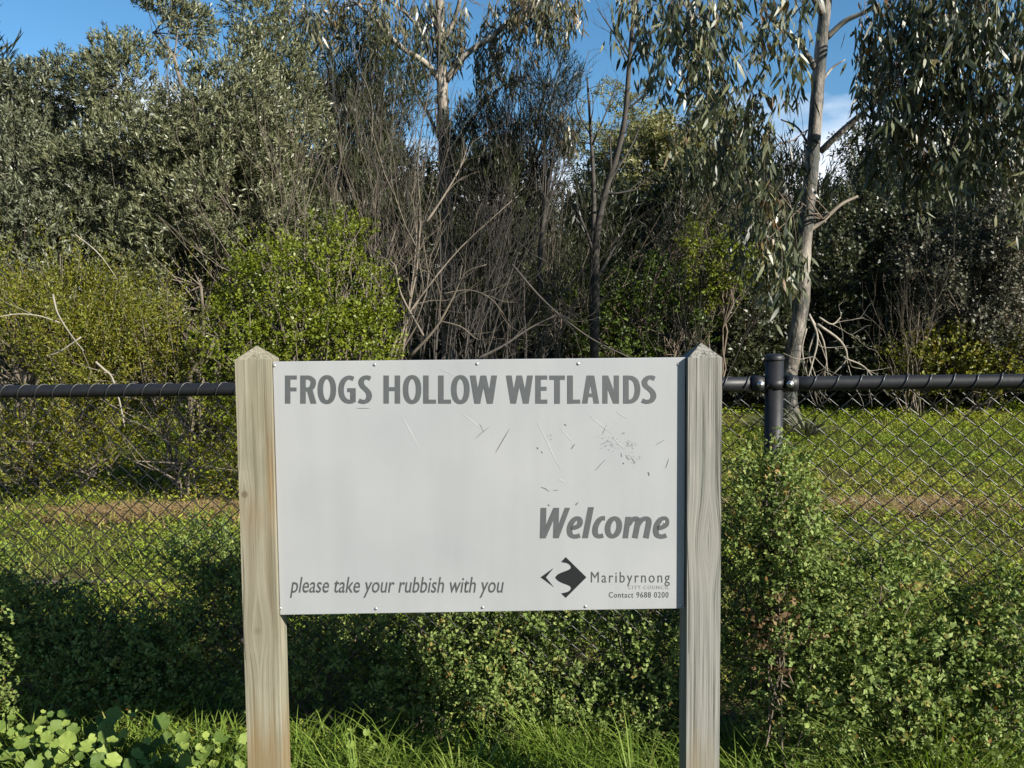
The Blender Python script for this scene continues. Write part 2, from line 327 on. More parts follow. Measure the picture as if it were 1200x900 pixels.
# ------------------------------------------------------------------ the sign
YAW = R(1.1); SD = 2.2
EX = np.array([math.cos(YAW), math.sin(YAW), 0]); EN = np.array([math.sin(YAW), -math.cos(YAW), 0])   # along the panel, towards the viewer
def on_plane(px, py, off=0.0, D0=2.2):
    """pixel -> sign coordinates (x along the panel, z up) on the plane 'off' metres in front of the post faces"""
    p0 = np.array([0, D0, 0]) + EN * off; d = ray(px, py); t = ((p0 - CAM) @ EN) / (d @ EN); P = CAM + d * t
    return float((P - np.array([0, D0, 0])) @ EX), float(P[2])
SIGN = thing('welcome_sign', (0, SD, 0), 'white council welcome sign board held between two weathered timber posts', 'sign')
SIGN.rotation_euler = (0, 0, YAW)
REC = -.019                                    # panel face lies this far behind the post faces
def post(px_l, px_r, y_eave, y_peak, mat, label):
    (xl, z1), (xr, _) = on_plane(px_l, y_eave), on_plane(px_r, y_eave)
    wd = xr - xl; xc = (xl + xr) / 2; zp = on_plane((px_l + px_r) / 2, y_peak, -wd / 2)[1]; ze = z1
    bm = bmesh.new(); h = wd / 2
    lv = [-.35, .2, .5, .8, 1.1, ze]
    rows = [[bm.verts.new((sx * h, wd / 2 + sy * h, z)) for sx, sy in ((-1, -1), (1, -1), (1, 1), (-1, 1))] for z in lv]
    for a, b_ in zip(rows, rows[1:]):
        for i in range(4): bm.faces.new((a[i], a[(i + 1) % 4], b_[(i + 1) % 4], b_[i]))
    top = bm.verts.new((0, wd / 2, zp))
    for i in range(4): bm.faces.new((rows[-1][i], rows[-1][(i + 1) % 4], top))
    bm.faces.new(rows[0][::-1])
    ed = [e for e in bm.edges if len(e.link_faces) == 2 and e.calc_face_angle(0) > .3]
    bmesh.ops.bevel(bm, geom=ed, offset=.0045, segments=2, affect='EDGES', profile=.6)
    me = bpy.data.meshes.new('post'); bm.to_mesh(me); bm.free(); me.materials.append(mat)
    o = link('post', me, SIGN, (xc, 0, 0)); o['label'] = label
    return o, xc, wd, zp
PL, xL, wL, zL = post(275, 316.5, 421.5, 405, M_WOODL, 'greenish timber post with a knot and orange stained foot')
PR, xR, wR, zR = post(806.5, 846.5, 419.5, 401.5, M_WOODR, 'grey timber post with dark grain lines')
px0, _ = on_plane(318, 570, REC); px1, _ = on_plane(805, 570, REC); _, pz1 = on_plane(560, 421.3, REC); _, pz0 = on_plane(560, 717, REC)
px0 = xL + wL / 2 + .001; px1 = xR - wR / 2 - .003
PANEL = box('panel', M_PANEL, SIGN, ((px0 + px1) / 2, -REC + .006, (pz0 + pz1) / 2), (px1 - px0, .012, pz1 - pz0), .0015, 2)
PANEL['label'] = 'scuffed white panel with grey printed lettering'
# backing battens that carry the panel between the posts
for zc in (pz0 + .08, pz1 - .08):
    box('backing_batten', M_WOODR, SIGN, ((px0 + px1) / 2, -REC + .012 + .0185, zc), (px1 - px0 - .002, .035, .07), .002)

# lettering: flat shapes a hair in front of the panel, each stroke on its own level
YF = -REC - .0004
lev = [0]
def flat(bm, pts, mapf):
    lev[0] = (lev[0] + 1) % 12
    vs = []
    for p in pts:
        x, z = mapf(*p); vs.append(bm.verts.new((x, YF - lev[0] * .00005, z)))
    f = bm.faces.new(vs); f.normal_update()
    if f.normal.y > 0: f.normal_flip()
def finish(bm, name, mat, parent=PANEL):
    bmesh.ops.triangulate(bm, faces=[f for f in bm.faces if len(f.verts) > 4])
    me = bpy.data.meshes.new(name); bm.to_mesh(me); bm.free(); me.materials.append(mat)
    return link(name, me, parent)
def smooth_pts(P, n=6):
    P = np.asarray(P, float); o = []
    Q = np.concatenate([[2 * P[0] - P[1]], P, [2 * P[-1] - P[-2]]])
    for i in range(1, len(Q) - 2):
        for t in np.linspace(0, 1, n, endpoint=False):
            a, b, c, d = Q[i - 1:i + 3]; o.append(.5 * (2 * b + (c - a) * t + (2 * a - 5 * b + 4 * c - d) * t * t + (3 * b - a - 3 * c + d) * t ** 3))
    o.append(P[-1]); return np.array(o)
def pen(bm, P, wx, wy, mapf, closed=False, sm=True):
    """a stroke drawn with an elliptical pen, thick on the verticals"""
    P = smooth_pts(P) if sm else np.asarray(P, float)
    if closed: T = nrm(np.roll(P, -1, 0) - np.roll(P, 1, 0))
    else: T = nrm(np.gradient(P, axis=0))
    N = np.stack([-T[:, 1], T[:, 0]], -1)
    q = np.sqrt((N[:, 0] * wx) ** 2 + (N[:, 1] * wy) ** 2); O = N * q[:, None]
    A, B = P + O, P - O
    n = len(P)
    lev[0] = (lev[0] + 1) % 12; y = YF - lev[0] * .00005
    va = [bm.verts.new((mapf(*a)[0], y, mapf(*a)[1])) for a in A]; vb = [bm.verts.new((mapf(*a)[0], y, mapf(*a)[1])) for a in B]
    for i in range(n if closed else n - 1):
        j = (i + 1) % n; f = bm.faces.new((va[i], va[j], vb[j], vb[i])); f.normal_update()
        if f.normal.y > 0: f.normal_flip()
def bar(bm, x0, x1, v0, v1, mapf): flat(bm, [(x0, v0), (x1, v0), (x1, v1), (x0, v1)], mapf)
def diag(bm, xa, va, xb, vb, hw, mapf): flat(bm, [(xa - hw, va), (xa + hw, va), (xb + hw, vb), (xb - hw, vb)], mapf)

def title():
    bm = bmesh.new(); mf = lambda u, v: on_plane(320 + u / 5, 425 + (240 - v) / 5, REC)
    B = lambda a, b, c, d: bar(bm, a, b, c, d, mf); D = lambda *a: diag(bm, *a, mf)
    S = lambda P, **k: pen(bm, P, 16, 12, mf, **k)
    C = 165
    def O(cx):
        t = np.linspace(0, 2 * math.pi, 48, endpoint=False)
        S(np.stack([cx + 38 * np.sign(np.cos(t)) * np.abs(np.cos(t)) ** .9, 82.5 + 73 * np.sign(np.sin(t)) * np.abs(np.sin(t)) ** .9], -1), closed=True, sm=False)
    def Lt(x): B(x, x + 32, 0, C); B(x + 31, x + 75, 0, 24)
    def W(x):
        D(x + 16, C, x + 43, 0, 17); D(x + 77, C, x + 44, 0, 15); D(x + 79, C, x + 115, 0, 15); D(x + 141, C, x + 116, 0, 17)
    def Sx(x, k=1.):
        S([(x + 71 * k, 146), (x + 52 * k, 154), (x + 30 * k, 149), (x + 17, 128), (x + 24, 104), (x + 44 * k, 84), (x + 60 * k, 64), (x + 64 * k, 40), (x + 52 * k, 18), (x + 32, 11), (x + 14, 14), (x + 3, 19)])
    B(70, 102, 0, C); B(101, 140, C - 24, C); B(101, 138, 72, 95)
    B(160, 192, 0, C); S([(190, 153), (212, 152), (232, 138), (236, 118), (228, 96), (210, 84), (190, 83)]); D(214, 86, 238, 0, 17)
    O(316)
    S([(472, 145), (450, 153), (428, 147), (408, 124), (399, 83), (406, 42), (426, 18), (448, 12), (470, 14)]); B(453, 485, 8, 91); B(436, 454, 68, 91)
    Sx(500)
    B(647, 679, 0, C); B(713, 745, 0, C); B(678, 714, 73, 97)
    O(815); Lt(880); Lt(968); O(1098)
    W(1155); W(1365)
    B(1537, 1569, 0, C); B(1568, 1607, C - 24, C); B(1568, 1603, 76, 99); B(1568, 1607, 0, 24)
    B(1620, 1710, C - 25, C); B(1649, 1681, 0, C - 24)
    Lt(1725)
    D(1826, 0, 1853, C, 16); D(1895, 0, 1866, C, 16); B(1838, 1883, 38, 60)
    B(1930, 1960, 0, C); B(1997, 2027, 0, C); D(1947, C, 2010, 0, 16)
    B(2052, 2084, 0, C); S([(2082, 153), (2105, 149), (2127, 128), (2136, 83), (2127, 38), (2105, 16), (2082, 12)])
    Sx(2160, 1.08)
    finish(bm, 'title_lettering', M_INK)
def welcome():
    bm = bmesh.new(); mf = lambda u, v: on_plane(620 + u / 6.667, 580 + v / 6.667, REC)
    D = lambda *a: diag(bm, *a, mf); S = lambda P, **k: pen(bm, P, 22, 17, mf, **k)
    D(114, 100, 108, 338, 22); D(212, 100, 110, 338, 20); D(214, 100, 208, 338, 21); D(300, 100, 211, 338, 21)
    def e(x): S([(x + 30, 258), (x + 62, 255), (x + 94, 238), (x + 104, 212), (x + 96, 188), (x + 74, 184), (x + 48, 202), (x + 27, 240), (x + 21, 280), (x + 30, 312), (x + 54, 324), (x + 80, 323), (x + 103, 315)])
    e(295); D(484, 95, 437, 338, 23)
    S([(594, 182), (568, 183), (542, 204), (520, 248), (516, 290), (528, 316), (552, 323), (580, 316)])
    t = np.linspace(0, 2 * math.pi, 40, endpoint=False); cy = 253; yy = cy + 70 * np.sin(t)
    S(np.stack([660 + 45 * np.cos(t) + .13 * (cy - yy), yy], -1), closed=True, sm=False)
    D(776, 170, 752, 338, 21)
    S([(776, 232), (798, 200), (826, 184), (846, 190), (850, 212), (846, 240), (826, 337)])
    S([(848, 236), (874, 200), (906, 184), (930, 190), (936, 212), (932, 240), (913, 337)])
    e(970)
    finish(bm, 'welcome_lettering', M_INK)
def logo():
    bm = bmesh.new(); mf = lambda u, v: on_plane(620 + u / 6.667, 580 + v / 6.667, REC)
    up = smooth_pts([(252, 523), (298, 533), (324, 552), (326, 572), (300, 588), (262, 602), (226, 620), (205, 643)])
    lo = smooth_pts([(205, 643), (226, 668), (262, 688), (300, 702), (326, 718), (324, 740), (298, 757), (252, 768)])
    flat(bm, [(287, 485)] + [tuple(p) for p in up] + [tuple(p) for p in lo[1:]] + [(287, 803), (448, 643)], mf)
    flat(bm, [(90, 643), (192, 570), (132, 643)], mf); flat(bm, [(90, 643.5), (132, 643.5), (195, 722)], mf)
    finish(bm, 'council_emblem', M_INKD)
def text(name, body, xa, xb, ybase, xh_px, mat, shear=0., space=1.0, weight=0.):
    """built-in lettering fitted between two pixels on the panel: cap or ascender height xh_px"""
    cu = bpy.data.curves.new(name, 'FONT'); cu.body = body; cu.shear = shear; cu.size = 1; cu.space_character = space; cu.offset = weight; cu.resolution_u = 3
    tmp = bpy.data.objects.new('tmp', cu); COL.objects.link(tmp); bpy.context.view_layer.update()
    me = bpy.data.meshes.new_from_object(tmp); bpy.data.objects.remove(tmp); me.name = name
    co = np.empty(len(me.vertices) * 3); me.vertices.foreach_get('co', co); co = co.reshape(-1, 3)
    x0, x1 = co[:, 0].min(), co[:, 0].max(); top = co[:, 1].max()
    new = np.empty_like(co)
    for i, (x, y, _) in enumerate(co):
        X, Z = on_plane(xa + (x - x0) / (x1 - x0) * (xb - xa), ybase - y / top * xh_px, REC)
        new[i] = (X, YF - .0002, Z)
    me.vertices.foreach_set('co', new.ravel()); me.materials.clear(); me.materials.append(mat); me.update()
    link(name, me, PANEL)
title(); welcome(); logo()
text('notice_lettering', 'please take your rubbish with you', 340, 590.5, 694.3, 18.3, M_INKM, .22, 1.0, .004)
text('council_name_lettering', 'Maribyrnong', 692.5, 785, 682.5, 12.5, M_INKM, 0, 1.25)
text('council_type_lettering', 'CITY COUNCIL', 736.5, 784, 690.3, 4.2, M_INKL, 0, 1.3)
text('contact_lettering', 'Contact 9688 0200', 713.5, 783.5, 700.2, 6.6, M_INKM, 0, 1.15, .004)
# rivets
rv = bmesh.new(); bmesh.ops.create_uvsphere(rv, u_segments=12, v_segments=6, radius=1)
for v in rv.verts: v.co = Vector((v.co.x * .0042, v.co.y * .002, v.co.z * .0042))
rme = bpy.data.meshes.new('rivet'); rv.to_mesh(rme); rv.free(); rme.materials.append(M_ALU); rme.polygons.foreach_set('use_smooth', [True] * len(rme.polygons))
for (a, b) in ((321.5, 428.5), (439, 427.5), (559, 426.5), (677.5, 426.3), (795, 427), (328.5, 713), (440.5, 713.5), (565.5, 712), (686, 710.8), (797.5, 709.5)):
    x, z = on_plane(a, b, REC); link('rivet', rme, PANEL, (x, -REC - .0005, z))
# scratches and scuffs
def marks(name, segs, mat):
    rg = np.random.default_rng(5)
    for (x0, y0, x1, y1, wd) in segs:
        bm = bmesh.new()
        a = np.array([x0, y0]); b = np.array([x1, y1]); n = nrm(np.array([-(b - a)[1], (b - a)[0]])) * wd * .36
        k = 5; pts = [a + (b - a) * t + n * rg.normal() * .8 for t in np.linspace(0, 1, k)]
        th = [.2, .9, 1, .8, .15]
        flat(bm, [tuple(p + n * h) for p, h in zip(pts, th)] + [tuple(p - n * h) for p, h in zip(pts[::-1], th[::-1])], lambda u, v: on_plane(u, v, REC))
        finish(bm, name, mat)
marks('white_scratch', [(470, 486, 495, 530, 1.3), (541, 484, 566, 503, 1.2), (628, 492, 658, 552, 1.2), (656, 501, 671, 519, 1.1), (690, 486, 717, 508, 1.2), (717, 511, 732, 527, 1.3), (722, 482, 735, 491, 1.0), (655, 562, 662, 565, 1.5), (516, 432, 534, 441, .9), (776, 610.5, 779, 613, 3.2)],
      plain('bare_white_scratch', (.37, .37, .37), .5))
marks('dark_scratch', [(581, 531, 597, 502, .9), (556, 515, 574, 499, .8), (562, 497, 567, 506, .7), (669, 527, 674, 520, 1.4), (661, 497, 664, 499, 1.6), (768, 522, 780, 515, .8), (780, 549, 784, 537, .8), (759, 553, 761, 558, 1.6), (634, 570, 644, 576, .9), (697, 552, 710, 538, .6), (642, 591, 644, 593, 1.5), (674, 592, 677, 588, 1.5), (629, 524, 631, 526, 1.6), (634, 529, 636, 531, 1.6), (705, 510, 711, 498, .7), (727, 531, 729, 536, 1.0), (733, 533, 737, 540, .9), (740, 537, 745, 543, .9), (417, 478, 434, 479, .7), (730, 542, 731, 544, 1.6), (648, 575, 655, 574, .8)],
      plain('dark_scratch_mark', (.06, .06, .06), .6))
def smudges():
    bm = bmesh.new(); rg = np.random.default_rng(8)
    for (cx, cy, rx, ry, n) in ((715, 519, 11, 8, 34), (738, 521, 7, 5, 20), (742, 538, 10, 6, 18), (730, 507, 3, 3, 4), (644, 512, 3, 4, 5)):
        for _ in range(n):
            x, y = cx + rg.normal() * rx * .5, cy + rg.normal() * ry * .5; r = rg.uniform(.4, 1.1); a = rg.uniform(0, 3)
            flat(bm, [(x + r * math.cos(a + q) * rg.uniform(.6, 1.6), y + r * math.sin(a + q) * rg.uniform(.5, 1)) for q in (0, 1.3, 2.6, 3.9, 5.1)], lambda u, v: on_plane(u, v, REC))
    finish(bm, 'grey_scuff', plain('scuff_grey', (.175, .18, .18), .6))
smudges()
# nail hole in the left post
x, z = on_plane(284, 751); hb = MB(); hb.tube([(x, -.003, z), (x, .02, z)], .006, 10); link('nail_hole', hb.mesh('nail_hole', M_HOLE), SIGN)

# ------------------------------------------------------------------ chain-link fence
FS = -.137
def fy(x): return 2.95 + FS * x
FENCE = thing('chain_link_fence', (0, fy(0), 0), 'black chain-link fence with round top rail behind the white sign', 'fence')
FANG = math.atan(FS); FENCE.rotation_euler = (0, 0, FANG)
def fence_xz(px, py):
    n = np.array([-FS, 1, 0]); d = ray(px, py); t = (np.array([0, 2.95, 0]) @ n - CAM @ n) / (d @ n); P = CAM + d * t
    return float((P[0]) / math.cos(FANG)), float(P[2])
RZ0 = fence_xz(0, 459); RZ1 = fence_xz(1200, 446.5)
def rz(x): return RZ0[1] + (RZ1[1] - RZ0[1]) * (x - RZ0[0]) / (RZ1[0] - RZ0[0])
XA, XB = -3.6, 3.0
pxp = fence_xz(907, 450)[0]
RAILR = .0235
for (a, b) in ((XA, pxp - .034), (pxp + .034, XB)):
    mb = MB(); xs = np.linspace(a, b, 24); mb.tube(np.stack([xs, 0 * xs, rz(xs)], -1), RAILR, 20); link('top_rail', mb.mesh('top_rail', M_BLACK), FENCE)
for xx, vis in ((pxp, 1), (pxp - 3.0, 0)):
    zt = fence_xz(907, 414.5)[1] if vis else rz(xx) + .08
    mb = MB(); mb.tube([(xx, 0, -.3), (xx, 0, .7), (xx, 0, zt - .012)], .0302, 24); fp = link('post', mb.mesh('post', M_BLACK), FENCE)
    cb = MB(); t = np.linspace(0, 1, 6); cb.tube(np.stack([0 * t + xx, 0 * t, zt - .022 + .022 * t], -1), .0325 * np.array([1, 1, 1, .97, .85, .6]), 24); link('post_cap', cb.mesh('post_cap', M_BLACK), fp)
    z = rz(xx)
    bb = MB(); bb.tube([(xx, 0, z - .017), (xx, 0, z + .017)], .035, 24); link('clamp_band', bb.mesh('clamp_band', M_BLACK), fp)
    for s in (-1, 1):
        rb = MB(); zz = rz(xx + s * .05); rb.tube([(xx + s * .034, 0, zz), (xx + s * .075, 0, zz + (.0))], .0275, 20); link('rail_cup', rb.mesh('rail_cup', M_BLACK), fp)
        for (dx, rr) in ((.047, .0085),):
            nb = MB(); nb.tube([(xx + s * dx, -.024, zz), (xx + s * dx, -.036, zz)], rr, 6); link('bolt', nb.mesh('bolt', M_GALV, False), fp)
            wb = MB(); wb.tube([(xx + s * dx, -.026, zz), (xx + s * dx, -.0295, zz)], .0115, 14); link('washer', wb.mesh('washer', M_GALV), fp)
# mesh: each zigzag wire is a piece of its own, hooked into its neighbours
MW, MH = .0715, .066
zb, nz_ = .06, 0
levels = int((1.34 - zb) / (MH / 2))
def wire_mesh(flip):
    pts = []
    for k in range(levels + 1):
        s = ((k + flip) % 2) * 2 - 1
        x = s * (MW / 4 + .0012); z = zb + k * MH / 2; y = s * .0016
        pts += [(x - s * .006, -y, z - .0052), (x, y * .2, z), (x - s * .006, y, z + .0052)]
    mb = MB(); mb.tube(pts, .0020, 5, False); return mb.mesh('wire', M_WIRE)
wm = [wire_mesh(0), wire_mesh(1)]
nW = int((2.55 + 2.75) / (MW / 2))
rgw = np.random.default_rng(77)
for i in range(nW):
    x = -2.75 + i * MW / 2; o = link('wire', wm[i % 2], FENCE, (x, 0.004, rz(x) - .016 - zb - levels * MH / 2))
    o.rotation_euler = (rgw.normal() * .0012, rgw.normal() * .0015, 0)
# the wire laced round the rail
mb = MB(); xs = np.arange(-2.75, 2.55, MW / 14); ph = xs / MW * 2 * math.pi
mb.tube(np.stack([xs, -np.cos(ph) * (RAILR + .003), rz(xs) + np.sin(ph) * (RAILR + .003)], -1), .002, 5); link('lacing_wire', mb.mesh('lacing_wire', plain('lacing_wire_coat', (.03, .03, .03), .35)), FENCE)

# ------------------------------------------------------------------ leaves
def leaf_geo(P, D, N, Ln, W, kind='diamond', curl=.0):
    """arrays -> V, faces, faces-per-leaf"""
    n = len(P); D = nrm(D); S = nrm(np.cross(D, N)); Nn = np.cross(S, D)
    Ln = np.broadcast_to(Ln, (n,))[:, None]; W = np.broadcast_to(W, (n,))[:, None]
    if kind == 'diamond':
        V = np.stack([P, P + D * Ln * .42 + S * W * .5 + Nn * W * .18, P + D * Ln - Nn * Ln * curl, P + D * Ln * .42 - S * W * .5 + Nn * W * .18], 1)
        return V.reshape(-1, 3), [np.arange(n * 4).reshape(-1, 4)], [1]
    if kind == 'lance':
        V = np.stack([P, P + D * Ln * .28 + S * W * .5, P + D * Ln * .28 - S * W * .38, P + D * Ln * .66 + S * (W * .38 + Ln * curl * .5) - Nn * Ln * .03, P + D * Ln * .66 + S * (-W * .36 + Ln * curl * .5) - Nn * Ln * .03, P + D * Ln + S * Ln * curl * 1.3 - Nn * Ln * .08], 1)
        b = np.arange(n)[:, None] * 6
        return V.reshape(-1, 3), [np.concatenate([b + 1, b + 2, b + 4, b + 3], 1), np.concatenate([b, b + 2, b + 1], 1), np.concatenate([b + 3, b + 4, b + 5], 1)], [1, 1, 1]
    if kind == 'blade':                       # arching grass blade; N gives the side it bends to
        V = []
        for t, wf in ((0, .8), (.4, 1.), (.75, .7)):
            c = P + D * Ln * t + Nn * Ln * curl * t * t
            V += [c + S * W * .5 * wf, c - S * W * .5 * wf]
        V.append(P + D * Ln * .97 + Nn * Ln * curl * 1.15)
        V = np.stack(V, 1); b = np.arange(n)[:, None] * 7
        return V.reshape(-1, 3), [np.concatenate([b, b + 1, b + 3, b + 2], 1), np.concatenate([b + 2, b + 3, b + 5, b + 4], 1), np.concatenate([b + 4, b + 5, b + 6], 1)], [1, 1, 1]
class Leaves:
    def __init__(s): s.parts = []
    def add(s, P, D, N, Ln, W, rnd, kind='diamond', curl=0.):
        V, f, _ = leaf_geo(P, D, N, Ln, W, kind, curl); s.parts.append((V, f, rnd))
    def build(s, name, mat, parent, loc=(0, 0, 0)):
        off = 0; Vs = []; fs = {3: [], 4: []}; rs = {3: [], 4: []}
        for V, f, r in s.parts:
            Vs.append(V - np.asarray(loc))
            for a in f: fs[a.shape[1]].append(a + off); rs[a.shape[1]].append(r)
            off += len(V)
        F_ = []; RR = []
        for k in (4, 3):
            if fs[k]: F_.append(np.concatenate(fs[k])); RR.append(np.concatenate(rs[k]))
        o = link(name, mesh_arrays(name, np.concatenate(Vs), F_, mat, np.concatenate(RR)), parent)
        return o

SPEC = {  # shoots: leaves per shoot, shoot length, leaf length, leaf width, how far leaves stand off, up-bias of shoots
    'silver': dict(m=11, sl=.10, L=.062, W=.017, off=.7, up=.7, out=.9, rn=.35, kind='diamond'),
    'wattle': dict(m=18, sl=.30, L=.034, W=.0105, off=1.1, up=.9, out=.6, rn=.4, kind='diamond'),
    'green':  dict(m=10, sl=.13, L=.028, W=.018, off=1.2, up=.5, out=.8, rn=.5, kind='diamond'),
    'broom':  dict(m=8, sl=.22, L=.10, W=.011, off=.35, up=1.0, out=.35, rn=.35, kind='diamond'),
    'droop':  dict(m=6, sl=.20, L=.12, W=.02, off=.5, up=-.9, out=.35, rn=.35, kind='lance'),
    'bush':   dict(m=8, sl=.14, L=.06, W=.026, off=1.1, up=.35, out=.8, rn=.6, kind='diamond'),
    'salt':   dict(m=11, sl=.06, L=.0165, W=.0095, off=1.0, up=.5, out=.8, rn=.5, kind='diamond'),
}
def shoots(rng, c, r, n, gap=-.25, gf=2.2, shell=.35, lump=.22, seed=1):
    """points and outward directions through a lumpy ellipsoid, with holes"""
    u = nrm(rng.normal(size=(int(n * 1.8), 3))); rr = (rng.uniform(shell ** 3, 1, len(u))) ** (1 / 3)
    nl = Noise3(seed, 3.2, 3); P = c + u * r * (rr * (1 + lump * nl(u * 1.2 + c * .37)))[:, None]
    k = Noise3(seed + 5, gf, 3)(P) > gap
    return P[k][:n], u[k][:n]
def foliate(lv, rng, P, u, sp, dens=1.0, size=1.0):
    s = SPEC[sp]; n = len(P); m = s['m']
    d = nrm(u * s['out'] + np.array([0, 0, s['up']]) + rng.normal(size=(n, 3)) * s['rn'])
    ref = nrm(np.cross(d, rng.normal(size=(n, 3)))); ref2 = np.cross(d, ref)
    t = (np.arange(m) + .5) / m; ang = np.arange(m) * 2.4
    sl = s['sl'] * size * rng.uniform(.6, 1.35, n)
    pos = P[:, None] + d[:, None] * (sl[:, None] * t[None])[..., None] + rng.normal(size=(n, m, 3)) * .006
    side = ref[:, None] * np.cos(ang)[None, :, None] + ref2[:, None] * np.sin(ang)[None, :, None]
    ld = nrm(d[:, None] + side * s['off'] + rng.normal(size=(n, m, 3)) * .25)
    if s['kind'] == 'lance': ld = nrm(ld + np.array([0, 0, -1.1]))
    nn = nrm(d[:, None] * .8 - side * .5 + rng.normal(size=(n, m, 3)) * .4)
    base = np.clip(rng.normal(.5, .17, n), .05, .95)
    rnd = np.clip(base[:, None] + rng.normal(0, .13, (n, m)), 0.01, .99)
    sc_ = size * rng.uniform(.65, 1.3, (n, m))
    lv.add(pos.reshape(-1, 3), ld.reshape(-1, 3), nn.reshape(-1, 3), (s['L'] * sc_).ravel(), (s['W'] * sc_).ravel(), rnd.ravel(), s['kind'], .12 if s['kind'] == 'lance' else .06)
    return d, sl

def wig(rng, a, b, n=7, amp=.06, sag=0.):
    a, b = np.asarray(a, float), np.asarray(b, float); t = np.linspace(0, 1, n)[:, None]; Ld = np.linalg.norm(b - a)
    P = a + (b - a) * t; j = np.cumsum(rng.normal(size=(n, 3)), 0) * amp * Ld / n ** .5; j = j - t * j[-1]; j[0] = 0
    P = P + j; P[:, 2] += sag * Ld * np.sin(t[:, 0] * math.pi); return P

def plant(name, label, cat, group, base, clumps, sp, leaf, seed, stem_r=.03, stem_mat=None, twig_mat=None, dens=260, size=1., gap=-.3, gf=2.2, shell=.4, lump=.25, twigs=.12, stems=True, stem_name='trunk', twig_r=.004):
    """base: pixel + depth of the foot (x, depth); clumps: (px, py, rx_px, ry_px, depth[, depth radius m])"""
    rng = np.random.default_rng(seed); stem_mat = stem_mat or M_STEM; twig_mat = twig_mat or M_STEM
    bx = at(base[0], 440, base[1])[0]; loc = np.array([bx, base[1], 0.])
    T = thing(name, loc, label, cat, group); lv = Leaves()
    for ci, c in enumerate(clumps):
        C = at(c[0], c[1], c[4]); k = c[4] / F; r = np.array([c[2] * k, c[5] if len(c) > 5 else (c[2] + c[3]) / 2 * k, c[3] * k])
        area = 4 * math.pi * ((r[0] * r[1]) ** 1.6 / 3 + (r[0] * r[2]) ** 1.6 / 3 + (r[1] * r[2]) ** 1.6 / 3) ** (1 / 1.6)
        n = int(area * dens)
        P, u = shoots(rng, C, r, n, gap, gf, shell, lump, seed * 7 + ci)
        P[:, 2] = np.maximum(P[:, 2], .03)
        d, sl = foliate(lv, rng, P, u, sp, 1, size)
        if stems:
            foot = loc + np.array([rng.normal() * stem_r * .8, rng.normal() * stem_r * .8, -.1])
            br = MB(); Q = wig(rng, foot, C + np.array([0, 0, -.25 * r[2]]), 9, .09)
            rad = stem_r * np.linspace(1, .35, 9) * rng.uniform(.6, 1)
            br.tube(Q, rad, 6)
            sel = rng.random(len(P)) < twigs
            if sel.any():
                P1 = P[sel]; q = rng.integers(5, 9, len(P1)); A = Q[q]; mid = A + (P1 - A) * .55 + rng.normal(size=P1.shape) * .05 + np.array([0, 0, -.04])
                br.sticks(A, mid, twig_r * 2.2, twig_r * 1.5); br.sticks(mid, P1 + d[sel] * sl[sel][:, None] * .7, twig_r * 1.5, twig_r * .6)
            br.build('branch' if ci else stem_name, stem_mat, T, loc)
    o = lv.build('crown', leaf, T, loc); o['kind'] = 'stuff'
    return T

def grow(mb, rng, p, d, Ln, r, depth, up=.25, spread=.5, kids=(3, 5), k=4, amp=.16):
    n = 5; P = [np.array(p, float)]; dd = nrm(np.array(d, float))
    for i in range(n):
        dd = nrm(dd + rng.normal(size=3) * amp + np.array([0, 0, up * .25])); P.append(P[-1] + dd * Ln / n)
    P = np.array(P); mb.tube(P, r * np.linspace(1, .45, n + 1), k, False)
    if depth <= 0: return
    for _ in range(rng.integers(*kids)):
        t = rng.uniform(.3, 1); i = min(int(t * n), n - 1); q = P[i] + (P[i + 1] - P[i]) * (t * n - i)
        nd = nrm((P[i + 1] - P[i]) / (Ln / n) + rng.normal(size=3) * spread + np.array([0, 0, up]))
        grow(mb, rng, q, nd, Ln * rng.uniform(.45, .8), r * rng.uniform(.4, .6), depth - 1, up, spread, kids, max(3, k - 1), amp)

# ---- far trees and the dark thicket that closes the view
FAR = [
    # px, depth, top_y, half width px, leaf, label
    (60, 19, 130, 190, M_OLIVE, 'wide olive tree standing far behind the silver shrubs at left'),
    (330, 18.5, 120, 150, M_DARK, 'dark tree behind the grey twigs left of the middle gum'),
    (520, 19, 185, 120, M_OLIVE, 'olive thicket tree behind the trunk of the middle gum'),
    (640, 19.5, 262, 110, M_DARK, 'low dark shrub tree under the small cloud gap'),
    (760, 20, 215, 110, M_OLIVE, 'olive tree behind the thin dark sapling'),
    (875, 18.5, 215, 100, M_DARK, 'dark tree just left of the right gum trunk'),
    (985, 19.5, 262, 90, M_DARK, 'dark tree just right of the right gum trunk'),
    (1110, 19, 195, 120, M_OLIVE, 'olive tree behind the grey bush at right'),
    (1300, 19, 120, 150, M_DARK, 'dark tree reaching in from the right edge far back'),
    (-120, 19, 60, 150, M_DARK, 'dark tree reaching in from the left edge far back')]
for i, (px, Y, ty, hw, mt, lab) in enumerate(FAR):
    mid = (ty + 400) / 2; hh = (440 - ty) / 2
    cl = [(px, mid + hh * .25, hw, hh * .8, Y, 1.3), (px - hw * .45, mid - hh * .1, hw * .6, hh * .75, Y + .4, 1.0), (px + hw * .4, mid - hh * .25, hw * .6, hh * .75, Y - .3, 1.0), (px, 425, hw * 1.1, 45, Y - .6, .9)]
    plant('background_tree', lab, 'tree', 'trees closing the view behind', (px, Y), cl, 'broom' if i % 2 else 'bush', mt, 100 + i, .09, M_TWIGD, dens=18 if i in (0, 8, 9) else 29, size=3.4 if i in (0, 8, 9) else 2.95, gap=-.55, gf=1.2, shell=.5, twigs=.1, twig_r=.008)
